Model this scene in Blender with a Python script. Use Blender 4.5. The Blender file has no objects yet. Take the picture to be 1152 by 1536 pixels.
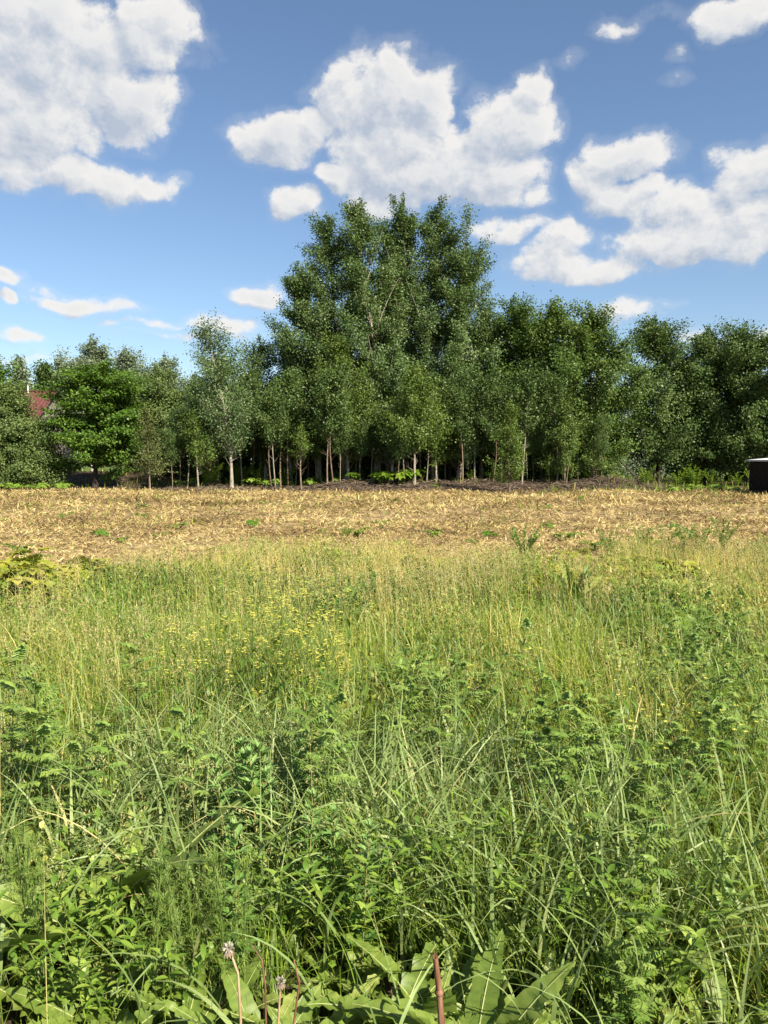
import bpy, math, random
import numpy as np
from mathutils import Vector

R = math.radians
rng = np.random.default_rng(7)
random.seed(7)
scene = bpy.context.scene
COL = scene.collection

# ------------------------------------------------------------------ camera
PITCH = R(3.867)
EYE = 1.6
FPX = 1154.0                       # focal length in pixels of the 1152 x 1536 photograph
cam_data = bpy.data.cameras.new("camera")
cam = bpy.data.objects.new("camera", cam_data)
COL.objects.link(cam)
cam.location = (0, 0, EYE)
cam.rotation_euler = (R(90) - PITCH, 0, 0)
cam_data.sensor_fit = 'VERTICAL'
cam_data.sensor_height = 36.0
cam_data.lens = 36.0 / 2 / (768.0 / FPX)
cam_data.clip_start = 0.05
cam_data.clip_end = 6000
scene.camera = cam

SUN_EL, SUN_AZ = R(40), R(140)      # azimuth clockwise from +Y (view direction)
SUN_DIR = Vector((math.cos(SUN_EL) * math.sin(SUN_AZ), math.cos(SUN_EL) * math.cos(SUN_AZ), math.sin(SUN_EL)))

scene.view_settings.view_transform = 'Standard'
scene.view_settings.look = 'None'
scene.view_settings.exposure = 1.25
scene.view_settings.gamma = 1.0
scene.cycles.max_bounces = 6
scene.cycles.diffuse_bounces = 4
scene.cycles.glossy_bounces = 2
scene.cycles.transmission_bounces = 4
scene.cycles.caustics_reflective = False
scene.cycles.caustics_refractive = False

sun_data = bpy.data.lights.new("sun", 'SUN')
sun_data.energy = 5.0
sun_data.angle = R(0.53)
sun_data.color = (1.0, 0.90, 0.74)
sun = bpy.data.objects.new("sun", sun_data)
COL.objects.link(sun)
sun.location = (30, -20, 40)
sun.rotation_euler = (-SUN_DIR).to_track_quat('-Z', 'Y').to_euler()


def ray(u, v):
    x = (u - 576) / FPX
    y = (768 - v) / FPX
    d = np.array([x, math.cos(PITCH) + y * math.sin(PITCH), -math.sin(PITCH) + y * math.cos(PITCH)])
    return d


def at(u, v, D):
    d = ray(u, v)
    return np.array([0, 0, EYE]) + d * (D / d[1])


def on_h(u, v, h):
    d = ray(u, v)
    t = (h - EYE) / d[2]
    return np.array([0, 0, EYE]) + d * t


# ------------------------------------------------------------------ world
world = bpy.data.worlds.new("World")
scene.world = world
world.use_nodes = True
NT = world.node_tree
NT.nodes.clear()


def nd(nt, typ, **kw):
    n = nt.nodes.new(typ)
    for k, v in kw.items():
        setattr(n, k, v)
    return n


def setin(nt, sock, v):
    if hasattr(v, 'is_output'):
        nt.links.new(v, sock)
    else:
        sock.default_value = v


def math_n(nt, op, a, b=None, c=None, clamp=False):
    n = nd(nt, 'ShaderNodeMath', operation=op, use_clamp=clamp)
    setin(nt, n.inputs[0], a)
    if b is not None:
        setin(nt, n.inputs[1], b)
    if c is not None:
        setin(nt, n.inputs[2], c)
    return n.outputs[0]


def vmath(nt, op, a, b=None, c=None):
    n = nd(nt, 'ShaderNodeVectorMath', operation=op)
    setin(nt, n.inputs[0], a)
    if b is not None:
        setin(nt, n.inputs[1], b)
    if c is not None:
        setin(nt, n.inputs[2], c)
    return n.outputs['Value'] if op in ('DOT_PRODUCT', 'LENGTH') else n.outputs['Vector']


# cumulus clouds: soft puffs at compass bearing / elevation, broken up by noise
PUFFS = [  # u, v, half width, half height, weight
    (60, 60, 175, 120, 1), (235, 50, 68, 58, .9), (30, 180, 115, 90, 1), (190, 150, 85, 60, 1), (205, 190, 60, 40, .8),
    (155, 276, 100, 34, .9), (235, 280, 50, 20, .7), (85, 262, 45, 30, .8),
    (575, 150, 100, 78, 1), (540, 118, 60, 42, .9), (640, 150, 46, 60, .9), (425, 215, 82, 48, 1), (365, 212, 36, 22, .9),
    (480, 205, 40, 42, .9), (512, 270, 35, 25, .9), (640, 250, 140, 62, 1), (585, 225, 90, 66, 1), (725, 260, 90, 50, 1),
    (765, 190, 70, 60, 1), (792, 135, 34, 40, 1), (785, 250, 48, 40, .8), (440, 310, 50, 22, .9), (572, 300, 38, 24, .7),
    (792, 298, 28, 24, .6), (945, 240, 68, 36, .9), (895, 272, 42, 42, .9), (935, 300, 70, 28, .8), (1030, 312, 110, 36, .8),
    (1130, 265, 75, 45, .9), (1030, 355, 165, 34, .9), (1115, 335, 85, 52, .8), (750, 345, 58, 25, .75), (835, 385, 62, 34, .8),
    (905, 398, 95, 24, .8), (845, 358, 40, 25, .6), (1095, 25, 72, 30, .8), (950, 36, 46, 16, .30), (1015, 88, 18, 8, .2),
    (1005, 120, 25, 9, .22), (868, 90, 25, 9, .2), (390, 440, 46, 22, .9), (115, 460, 85, 13, .62), (60, 440, 50, 9, .45),
    (8, 428, 26, 13, .8), (8, 456, 18, 12, .8), (340, 490, 60, 17, .72), (215, 488, 75, 9, .6), (940, 470, 62, 18, .6),
    (290, 508, 110, 9, .42), (20, 532, 80, 10, .42), (1015, 456, 26, 8, .3), (1110, 500, 90, 14, .5), (20, 505, 40, 10, .5)]


def azel(u, v):
    d = ray(u, v)
    d = d / np.linalg.norm(d)
    return math.atan2(d[0], d[1]), math.asin(d[2])


grp = bpy.data.node_groups.new("cloud_density", 'ShaderNodeTree')
grp.interface.new_socket("P", in_out='INPUT', socket_type='NodeSocketVector')
grp.interface.new_socket("D", in_out='OUTPUT', socket_type='NodeSocketFloat')
gi = grp.nodes.new('NodeGroupInput')
go = grp.nodes.new('NodeGroupOutput')
P = gi.outputs[0]
wn = nd(grp, 'ShaderNodeTexNoise', noise_dimensions='2D')
wn.inputs['Scale'].default_value = 9.0
wn.inputs['Detail'].default_value = 3.0
setin(grp, wn.inputs['Vector'], P)
wofs = vmath(grp, 'SUBTRACT', wn.outputs['Color'], (0.5, 0.5, 0.5))
PW = vmath(grp, 'MULTIPLY_ADD', wofs, (0.07, 0.055, 0.0), P)
acc = None
for (u, v, hw, hh, w) in PUFFS:
    a0, e0 = azel(u, v)
    a1, _ = azel(u + hw, v)
    a2, _ = azel(u - hw, v)
    _, e1 = azel(u, v - hh)
    _, e2 = azel(u, v + hh)
    sx, sy = 2.08 / abs(a1 - a2), 2.08 / abs(e1 - e2)
    k = vmath(grp, 'MULTIPLY_ADD', PW, (sx, sy, 0), (-a0 * sx, -e0 * sy, 0))
    dd = vmath(grp, 'DOT_PRODUCT', k, k)
    f = math_n(grp, 'MULTIPLY_ADD', dd, -w * 0.62, w)
    acc = f if acc is None else math_n(grp, 'SMOOTH_MAX', acc, f, 0.12)
fb = nd(grp, 'ShaderNodeTexNoise', noise_dimensions='2D')
fb.inputs['Scale'].default_value = 20.0
fb.inputs['Detail'].default_value = 9.0
fb.inputs['Roughness'].default_value = 0.62
fb.inputs['Distortion'].default_value = 0.15
setin(grp, fb.inputs['Vector'], vmath(grp, 'MULTIPLY', P, (1.0, 1.35, 1)))
acc = math_n(grp, 'MAXIMUM', acc, -1.5)
nz = math_n(grp, 'SUBTRACT', fb.outputs['Fac'], 0.5)
vo = nd(grp, 'ShaderNodeTexVoronoi', voronoi_dimensions='2D', feature='SMOOTH_F1', normalize=True)
vo.inputs['Scale'].default_value = 19.0
vo.inputs['Detail'].default_value = 4.5
vo.inputs['Roughness'].default_value = 0.52
vo.inputs['Lacunarity'].default_value = 2.1
vo.inputs['Smoothness'].default_value = 0.25
wn2 = nd(grp, 'ShaderNodeTexNoise', noise_dimensions='2D')
wn2.inputs['Scale'].default_value = 40.0
wn2.inputs['Detail'].default_value = 5.0
setin(grp, wn2.inputs['Vector'], P)
vp = vmath(grp, 'MULTIPLY_ADD', vmath(grp, 'SUBTRACT', wn2.outputs['Color'], (0.5, 0.5, 0.5)), (0.03, 0.03, 0), P)
setin(grp, vo.inputs['Vector'], vmath(grp, 'MULTIPLY', vp, (1.0, 1.25, 1)))
bil = math_n(grp, 'SUBTRACT', 0.42, vo.outputs['Distance'])
dens = math_n(grp, 'MULTIPLY_ADD', nz, 1.05, acc)
dens = math_n(grp, 'MULTIPLY_ADD', bil, 0.95, dens)
grp.links.new(dens, go.inputs[0])

tc = nd(NT, 'ShaderNodeTexCoord')
sep = nd(NT, 'ShaderNodeSeparateXYZ')
NT.links.new(tc.outputs['Generated'], sep.inputs[0])
az = math_n(NT, 'ARCTAN2', sep.outputs[0], sep.outputs[1])
el = math_n(NT, 'ARCSINE', sep.outputs[2])
cmb = nd(NT, 'ShaderNodeCombineXYZ')
NT.links.new(az, cmb.inputs[0])
NT.links.new(el, cmb.inputs[1])
g1 = nd(NT, 'ShaderNodeGroup')
g1.node_tree = grp
NT.links.new(cmb.outputs[0], g1.inputs[0])
g2 = nd(NT, 'ShaderNodeGroup')
g2.node_tree = grp
NT.links.new(vmath(NT, 'ADD', cmb.outputs[0], (0.011, 0.016, 0)), g2.inputs[0])
d1, d2 = g1.outputs[0], g2.outputs[0]
mr = nd(NT, 'ShaderNodeMapRange', interpolation_type='SMOOTHSTEP')
setin(NT, mr.inputs['Value'], d1)
mr.inputs['From Min'].default_value = 0.27
mr.inputs['From Max'].default_value = 0.74
mask = math_n(NT, 'POWER', mr.outputs[0], 0.9)
vl = nd(NT, 'ShaderNodeMapRange', interpolation_type='SMOOTHSTEP')
setin(NT, vl.inputs['Value'], d1)
vl.inputs['From Min'].default_value = -0.12
vl.inputs['From Max'].default_value = 0.42
vl.inputs['To Max'].default_value = 0.13
mask = math_n(NT, 'MULTIPLY', math_n(NT, 'MAXIMUM', mask, vl.outputs[0]), 0.97)
dif = math_n(NT, 'SUBTRACT', d1, d2)
lit = math_n(NT, 'MULTIPLY_ADD', dif, 1.45, 0.64, clamp=True)
thick = nd(NT, 'ShaderNodeMapRange')
setin(NT, thick.inputs['Value'], d1)
thick.inputs['From Min'].default_value = 0.55
thick.inputs['From Max'].default_value = 1.5
thick.inputs['To Min'].default_value = 0.0
thick.inputs['To Max'].default_value = 0.52
lit = math_n(NT, 'SUBTRACT', lit, thick.outputs[0], clamp=True)
crm = nd(NT, 'ShaderNodeMix', data_type='RGBA')
setin(NT, crm.inputs[0], lit)
crm.inputs[6].default_value = (0.37, 0.42, 0.50, 1)
crm.inputs[7].default_value = (0.72, 0.70, 0.67, 1)
sky = nd(NT, 'ShaderNodeTexSky', sky_type='NISHITA')
sky.sun_disc = False
sky.sun_elevation = SUN_EL
sky.sun_rotation = SUN_AZ
sky.altitude = 100
sky.air_density = 1.0
sky.dust_density = 0.8
sky.ozone_density = 2.4
bg_sky = nd(NT, 'ShaderNodeBackground')
hs = nd(NT, 'ShaderNodeHueSaturation')
hs.inputs['Saturation'].default_value = 1.03
NT.links.new(sky.outputs[0], hs.inputs['Color'])
NT.links.new(hs.outputs[0], bg_sky.inputs[0])
bg_sky.inputs[1].default_value = 0.066
bg_c = nd(NT, 'ShaderNodeBackground')
NT.links.new(crm.outputs[2], bg_c.inputs[0])
bg_c.inputs[1].default_value = 0.56
mix = nd(NT, 'ShaderNodeMixShader')
NT.links.new(mask, mix.inputs[0])
NT.links.new(bg_sky.outputs[0], mix.inputs[1])
NT.links.new(bg_c.outputs[0], mix.inputs[2])
wo = nd(NT, 'ShaderNodeOutputWorld')
NT.links.new(mix.outputs[0], wo.inputs[0])


# ------------------------------------------------------------------ helpers
class MB:
    """Collects vertices and quads for one mesh object."""

    def __init__(self):
        self.V, self.F, self.A, self.n = [], [], [], 0

    def add(self, V, F, rnd=0.5):
        V = np.asarray(V, float).reshape(-1, 3)
        F = np.asarray(F, np.int64).reshape(-1, 4)
        self.V.append(V)
        self.F.append(F + self.n)
        self.A.append(np.broadcast_to(np.asarray(rnd, float), (len(F),)))
        self.n += len(V)

    def build(self, name, mat, parent=None, smooth=False):
        V = np.concatenate(self.V)
        F = np.concatenate(self.F)
        A = np.concatenate(self.A)
        me = bpy.data.meshes.new(name)
        me.vertices.add(len(V))
        me.vertices.foreach_set('co', V.astype(np.float32).ravel())
        me.loops.add(len(F) * 4)
        me.loops.foreach_set('vertex_index', F.astype(np.int32).ravel())
        me.polygons.add(len(F))
        me.polygons.foreach_set('loop_start', np.arange(0, len(F) * 4, 4, dtype=np.int32))
        if smooth:
            me.polygons.foreach_set('use_smooth', np.ones(len(F), bool))
        me.update(calc_edges=True)
        at_ = me.attributes.new('rnd', 'FLOAT', 'FACE')
        at_.data.foreach_set('value', A.astype(np.float32))
        me.materials.append(mat)
        o = bpy.data.objects.new(name, me)
        COL.objects.link(o)
        if parent is not None:
            o.parent = parent
        return o


def tag(o, label=None, cat=None, group=None, kind=None):
    if label:
        o['label'] = label
    if cat:
        o['category'] = cat
    if group:
        o['group'] = group
    if kind:
        o['kind'] = kind
    return o


def thing(name, label, cat, loc=(0, 0, 0), rz=0.0, group=None):
    o = bpy.data.objects.new(name, None)
    o.empty_display_size = 0.2
    COL.objects.link(o)
    o.location = tuple(float(c) for c in loc)
    o.rotation_euler = (0, 0, rz)
    return tag(o, label, cat, group)


def kids(o):
    return [c for c in bpy.data.objects if c.parent is o]


KIDS = {}


def dup(root, loc, rz, sc, label, group):
    r = root.copy()
    COL.objects.link(r)
    r.location = tuple(float(c) for c in loc)
    r.rotation_euler = (0, 0, rz)
    r.scale = (sc, sc, sc) if not hasattr(sc, '__len__') else sc
    r['label'] = label
    if group:
        r['group'] = group
    if root.name not in KIDS:
        KIDS[root.name] = kids(root)
    for ch in KIDS[root.name]:
        c = ch.copy()
        COL.objects.link(c)
        c.parent = r
    return r


def norm(a):
    return a / np.maximum(np.linalg.norm(a, axis=-1, keepdims=True), 1e-9)


def tube(mb, pts, rad, k=6, rnd=0.5):
    pts = np.asarray(pts, float)
    rad = np.asarray(rad, float) * np.ones(len(pts))
    t = norm(np.gradient(pts, axis=0))
    ref = np.array([1.0, 0.13, 0.05]) if abs(t[0][0]) < 0.8 else np.array([0.1, 1.0, 0.07])
    a = norm(np.cross(t, ref))
    b = np.cross(t, a)
    ang = np.linspace(0, 2 * np.pi, k, endpoint=False)
    V = pts[:, None] + rad[:, None, None] * (np.cos(ang)[None, :, None] * a[:, None] + np.sin(ang)[None, :, None] * b[:, None])
    n = len(pts)
    i, j = np.meshgrid(np.arange(n - 1), np.arange(k), indexing='ij')
    F = np.stack([i * k + j, i * k + (j + 1) % k, (i + 1) * k + (j + 1) % k, (i + 1) * k + j], -1).reshape(-1, 4)
    mb.add(V.reshape(-1, 3), F, rnd)


def spline(p0, p1, p2, n):
    t = np.linspace(0, 1, n)[:, None]
    return (1 - t) ** 2 * p0 + 2 * t * (1 - t) * p1 + t * t * p2


def box(mb, x0, x1, y0, y1, z0, z1, rnd=0.5):
    V = [(x, y, z) for z in (z0, z1) for y in (y0, y1) for x in (x0, x1)]
    F = [(0, 2, 3, 1), (4, 5, 7, 6), (0, 1, 5, 4), (2, 6, 7, 3), (0, 4, 6, 2), (1, 3, 7, 5)]
    mb.add(V, F, rnd)


_lat = np.random.default_rng(99).random((257, 257))


def vnoise(x, y):
    x = np.asarray(x, float)
    y = np.asarray(y, float)
    xi = np.floor(x).astype(int)
    yi = np.floor(y).astype(int)
    fx, fy = x - xi, y - yi
    fx = fx * fx * (3 - 2 * fx)
    fy = fy * fy * (3 - 2 * fy)
    g = lambda a, b: _lat[a % 257, b % 257]
    return (g(xi, yi) * (1 - fx) + g(xi + 1, yi) * fx) * (1 - fy) + (g(xi, yi + 1) * (1 - fx) + g(xi + 1, yi + 1) * fx) * fy


def fbm(x, y, o=3):
    s, a, t = 0, 1.0, 0
    for k in range(o):
        s = s + a * vnoise(x * 2 ** k + 17 * k, y * 2 ** k + 31 * k)
        t += a
        a *= 0.5
    return s / t


# ------------------------------------------------------------------ materials
def new_mat(name):
    m = bpy.data.materials.new(name)
    m.use_nodes = True
    nt = m.node_tree
    nt.nodes.clear()
    out = nd(nt, 'ShaderNodeOutputMaterial')
    return m, nt, out


def ramp(nt, fac, stops):
    r = nd(nt, 'ShaderNodeValToRGB')
    e = r.color_ramp.elements
    while len(e) < len(stops):
        e.new(0.5)
    for el_, (p, c) in zip(e, stops):
        el_.position = p
        el_.color = (*c, 1)
    setin(nt, r.inputs[0], fac)
    return r.outputs[0]


def leaf_mat(name, stops, transl=0.35, rough=0.45, spec=0.35, tint=(1.15, 1.1, 0.6), nscale=None):
    m, nt, out = new_mat(name)
    a = nd(nt, 'ShaderNodeAttribute', attribute_name='rnd')
    fac = a.outputs['Fac']
    if nscale:
        tcn = nd(nt, 'ShaderNodeTexCoord')
        nz_ = nd(nt, 'ShaderNodeTexNoise')
        nz_.inputs['Scale'].default_value = nscale
        nz_.inputs['Detail'].default_value = 4
        nt.links.new(tcn.outputs['Object'], nz_.inputs['Vector'])
        fac = math_n(nt, 'MULTIPLY_ADD', math_n(nt, 'SUBTRACT', nz_.outputs['Fac'], 0.5), 0.9, fac, clamp=True)
    c = ramp(nt, fac, stops)
    p = nd(nt, 'ShaderNodeBsdfPrincipled')
    nt.links.new(c, p.inputs['Base Color'])
    p.inputs['Roughness'].default_value = rough
    p.inputs['Specular IOR Level'].default_value = spec
    tr = nd(nt, 'ShaderNodeBsdfTranslucent')
    nt.links.new(vmath(nt, 'MULTIPLY', c, tint), tr.inputs['Color'])
    mx = nd(nt, 'ShaderNodeMixShader')
    mx.inputs[0].default_value = transl
    nt.links.new(p.outputs[0], mx.inputs[1])
    nt.links.new(tr.outputs[0], mx.inputs[2])
    nt.links.new(mx.outputs[0], out.inputs[0])
    return m


def noise_mat(name, stops, scale=8.0, detail=6, rough=0.85, stretch=(1, 1, 1), bump=0.3, spec=0.2, metallic=0.0):
    m, nt, out = new_mat(name)
    tcn = nd(nt, 'ShaderNodeTexCoord')
    nz_ = nd(nt, 'ShaderNodeTexNoise')
    nz_.inputs['Scale'].default_value = scale
    nz_.inputs['Detail'].default_value = detail
    nz_.inputs['Roughness'].default_value = 0.62
    setin(nt, nz_.inputs['Vector'], vmath(nt, 'MULTIPLY', tcn.outputs['Object'], stretch))
    c = ramp(nt, nz_.outputs['Fac'], stops)
    p = nd(nt, 'ShaderNodeBsdfPrincipled')
    nt.links.new(c, p.inputs['Base Color'])
    p.inputs['Roughness'].default_value = rough
    p.inputs['Specular IOR Level'].default_value = spec
    p.inputs['Metallic'].default_value = metallic
    if bump:
        b = nd(nt, 'ShaderNodeBump')
        b.inputs['Strength'].default_value = bump
        b.inputs['Distance'].default_value = 0.02
        nt.links.new(nz_.outputs['Fac'], b.inputs['Height'])
        nt.links.new(b.outputs[0], p.inputs['Normal'])
    nt.links.new(p.outputs[0], out.inputs[0])
    return m


M = {}
M['aspen_leaf'] = leaf_mat('aspen_leaf', [(0, (0.0506, 0.0927, 0.0289)), (0.5, (0.0952, 0.1567, 0.0481)), (0.85, (0.1637, 0.232, 0.0898)), (1, (0.2678, 0.3359, 0.1924))], .28, .42, .25)
M['alder_leaf'] = leaf_mat('alder_leaf', [(0, (0.0463, 0.0879, 0.0196)), (0.5, (0.0833, 0.1445, 0.0293)), (1, (0.1512, 0.2125, 0.0489))], .30, .45, .25)
M['dark_leaf'] = leaf_mat('dark_leaf', [(0, (0.0469, 0.0878, 0.0254)), (0.5, (0.0792, 0.1317, 0.0358)), (0.9, (0.1233, 0.1819, 0.0536)), (1, (0.1908, 0.243, 0.1043))], .26, .45, .22)
M['lime_leaf'] = leaf_mat('lime_leaf', [(0, (0.0441, 0.1009, 0.0138)), (0.5, (0.0858, 0.1662, 0.0216)), (1, (0.1566, 0.2432, 0.0399))], .36, .45, .25)
M['hedge_leaf'] = leaf_mat('hedge_leaf', [(0, (0.0609, 0.1029, 0.0282)), (0.5, (0.1035, 0.1558, 0.041)), (1, (0.1675, 0.2132, 0.0641))], .25, .5, .3)
M['olive_leaf'] = leaf_mat('olive_leaf', [(0, (0.058, 0.1043, 0.0178)), (0.5, (0.1067, 0.1715, 0.0327)), (1, (0.174, 0.2401, 0.0535))], .34, .45, .35)
M['poplar_leaf'] = leaf_mat('poplar_leaf', [(0, (0.0575, 0.1107, 0.0363)), (0.5, (0.1021, 0.1628, 0.0587)), (1, (0.2042, 0.2734, 0.121))], .30, .42, .3)
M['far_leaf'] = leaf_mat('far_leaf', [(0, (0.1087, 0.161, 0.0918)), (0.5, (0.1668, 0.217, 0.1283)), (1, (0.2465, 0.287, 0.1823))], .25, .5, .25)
M['rust_leaf'] = leaf_mat('rust_leaf', [(0, (0.0616, 0.091, 0.0243)), (0.5, (0.1109, 0.14, 0.0405)), (1, (0.1726, 0.168, 0.0607))], .3, .5, .3)

M['bark_pale'] = noise_mat('bark_pale', [(.25, (.07, .06, .045)), (.45, (.22, .195, .15)), (.7, (.36, .33, .26))], 7, 5, .85, (1, 1, .5))
M['bark_birch'] = noise_mat('bark_birch', [(.36, (.05, .045, .04)), (.45, (.50, .47, .42)), (.8, (.62, .58, .52))], 9, 5, .8, (1, 1, 2.2))
M['bark_brown'] = noise_mat('bark_brown', [(.25, (.045, .032, .022)), (.5, (.12, .085, .058)), (.75, (.21, .16, .11))], 11, 6, .9, (1, 1, .35))
M['bark_dark'] = noise_mat('bark_dark', [(.25, (.018, .014, .011)), (.5, (.045, .035, .027)), (.75, (.09, .07, .055))], 11, 6, .9, (1, 1, .35))
M['twig'] = noise_mat('twig', [(.25, (.08, .058, .04)), (.5, (.18, .135, .095)), (.75, (.30, .24, .18))], 12, 4, .85, (1, 1, .3), 0.2)

M['grass'] = leaf_mat('grass', [(0, (0.0939, 0.1666, 0.0158)), (0.3, (0.1744, 0.2629, 0.0275)), (0.52, (0.3017, 0.3462, 0.0472)), (0.7, (0.4962, 0.4295, 0.1082)), (0.85, (0.6704, 0.5, 0.1868)), (1, (0.8045, 0.6026, 0.2556))], .30, .42, .35)
M['couch'] = leaf_mat('couch', [(0, (0.1311, 0.2064, 0.0608)), (0.5, (0.2139, 0.2939, 0.0959)), (0.85, (0.3174, 0.3752, 0.1521)), (1, (0.6211, 0.5003, 0.2341))], .32, .46, .25)
M['panicle'] = leaf_mat('panicle', [(0, (0.274, 0.2687, 0.0798)), (0.35, (0.4424, 0.3863, 0.1496)), (0.7, (0.5899, 0.4869, 0.2494)), (1, (0.5268, 0.3806, 0.2194))], .35, .6, .2)
M['weed'] = leaf_mat('weed', [(0, (0.0862, 0.1652, 0.0198)), (0.5, (0.1581, 0.2643, 0.0329)), (1, (0.273, 0.3634, 0.0637))], .32, .42, .4)
M['bright_weed'] = leaf_mat('bright_weed', [(0, (0.0715, 0.1404, 0.0242)), (0.5, (0.143, 0.2268, 0.0385)), (0.8, (0.231, 0.3024, 0.066)), (1, (0.396, 0.3888, 0.099))], .32, .45, .3)
M['tansy'] = leaf_mat('tansy', [(0, (0.0764, 0.1493, 0.0263)), (0.5, (0.1388, 0.2336, 0.0439)), (1, (0.2499, 0.3375, 0.0746))], .28, .45, .35)
M['mugwort'] = leaf_mat('mugwort', [(0, (0.0599, 0.1391, 0.0268)), (0.5, (0.1117, 0.2202, 0.0433)), (0.85, (0.1646, 0.2807, 0.0733)), (1, (0.2594, 0.3871, 0.1275))], .24, .5, .3)
M['dock'] = leaf_mat('dock', [(0, (0.1043, 0.1652, 0.0291)), (0.5, (0.1779, 0.2504, 0.0467)), (1, (0.2944, 0.3303, 0.0883))], .33, .45, .3, nscale=45)
M['bright'] = leaf_mat('bright', [(0, (0.0639, 0.1454, 0.0126)), (0.5, (0.1118, 0.2077, 0.0199)), (1, (0.213, 0.2804, 0.0316))], .36, .42, .4)
M['lemon'] = leaf_mat('lemon', [(0, (0.1544, 0.2256, 0.024)), (0.5, (0.2969, 0.3325, 0.042)), (1, (0.4988, 0.4512, 0.072))], .38, .45, .35)
M['feather'] = leaf_mat('feather', [(0, (0.1065, 0.1829, 0.038)), (0.5, (0.1704, 0.2596, 0.0522)), (1, (0.2556, 0.3304, 0.076))], .3, .5, .3)
M['stem'] = leaf_mat('stem', [(0, (.085, .14, .03)), (.6, (.15, .20, .05)), (1, (.26, .23, .09))], .1, .5, .3)
M['red_stem'] = noise_mat('red_stem', [(.25, (.09, .042, .025)), (.5, (.16, .078, .045)), (.75, (.30, .18, .11))], 60, 4, .6, (1, 1, .15), .2)
M['yellow'] = leaf_mat('yellow', [(0, (.50, .50, .07)), (1, (.70, .66, .14))], .3, .5, .2, (1, 1, .8))
M['fluff'] = leaf_mat('fluff', [(0, (0.368, 0.32, 0.24)), (1, (0.56, 0.528, 0.448))], .4, .8, .1, (1, 1, 1))
M['seedhead'] = leaf_mat('seedhead', [(0, (.035, .026, .015)), (1, (.13, .085, .045))], .1, .8, .1)
M['straw'] = leaf_mat('straw', [(0, (0.104, 0.0734, 0.0313)), (0.3, (0.274, 0.1993, 0.0832)), (0.65, (0.4723, 0.3672, 0.1616)), (0.92, (0.5856, 0.4826, 0.235)), (1, (0.1889, 0.2832, 0.0588))], .22, .7, .15, (1.05, .95, .7))
M['dry_stem'] = noise_mat('dry_stem', [(.25, (.20, .13, .07)), (.5, (.36, .26, .15)), (.75, (.48, .37, .24))], 40, 4, .7, (1, 1, .2), .2)
M['deadwood'] = noise_mat('deadwood', [(.25, (.035, .026, .020)), (.5, (.12, .09, .065)), (.75, (.25, .20, .15))], 14, 5, .9, (1, 1, 1))

# ground: straw coloured stubble, dark soil along the trees, green far away
m, nt, out = new_mat('ground')
geo = nd(nt, 'ShaderNodeNewGeometry')
n1 = nd(nt, 'ShaderNodeTexNoise')
n1.inputs['Scale'].default_value = 3.2
n1.inputs['Detail'].default_value = 9
n1.inputs['Roughness'].default_value = .75
nt.links.new(geo.outputs['Position'], n1.inputs['Vector'])
straw_c = ramp(nt, n1.outputs['Fac'], [(.30, (.05, .034, .018)), (.45, (.17, .115, .058)), (.6, (.38, .295, .15)), (.75, (.54, .44, .25))])
n2 = nd(nt, 'ShaderNodeTexNoise')
n2.inputs['Scale'].default_value = 2.1
n2.inputs['Detail'].default_value = 8
n2.inputs['Roughness'].default_value = .7
nt.links.new(geo.outputs['Position'], n2.inputs['Vector'])
soil_c = ramp(nt, n2.outputs['Fac'], [(.3, (.018, .013, .009)), (.5, (.055, .040, .028)), (.7, (.12, .088, .06))])
green_c = ramp(nt, n2.outputs['Fac'], [(.3, (.03, .05, .010)), (.5, (.07, .11, .02)), (.7, (.16, .17, .05))])
sp = nd(nt, 'ShaderNodeSeparateXYZ')
nt.links.new(geo.outputs['Position'], sp.inputs[0])
n3 = nd(nt, 'ShaderNodeTexNoise')
n3.inputs['Scale'].default_value = .45
n3.inputs['Detail'].default_value = 4
nt.links.new(geo.outputs['Position'], n3.inputs['Vector'])
wob = math_n(nt, 'MULTIPLY_ADD', math_n(nt, 'SUBTRACT', n3.outputs['Fac'], .5), 9.0, sp.outputs[1])


def sstep(v, a, b):
    r_ = nd(nt, 'ShaderNodeMapRange', interpolation_type='SMOOTHSTEP')
    setin(nt, r_.inputs['Value'], v)
    r_.inputs['From Min'].default_value = a
    r_.inputs['From Max'].default_value = b
    return r_.outputs[0]


def mixc(f, a, b):
    x = nd(nt, 'ShaderNodeMix', data_type='RGBA')
    setin(nt, x.inputs[0], f)
    nt.links.new(a, x.inputs[6])
    nt.links.new(b, x.inputs[7])
    return x.outputs[2]


c = mixc(sstep(wob, 9.0, 11.5), soil_c, straw_c)
c = mixc(sstep(wob, 37.6, 39.6), c, soil_c)
c = mixc(sstep(wob, 58.0, 66.0), c, green_c)
p = nd(nt, 'ShaderNodeBsdfPrincipled')
nt.links.new(c, p.inputs['Base Color'])
p.inputs['Roughness'].default_value = .95
p.inputs['Specular IOR Level'].default_value = .1
b = nd(nt, 'ShaderNodeBump')
b.inputs['Strength'].default_value = .6
b.inputs['Distance'].default_value = .06
nt.links.new(n1.outputs['Fac'], b.inputs['Height'])
nt.links.new(b.outputs[0], p.inputs['Normal'])
nt.links.new(p.outputs[0], out.inputs[0])
M['ground'] = m


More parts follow.
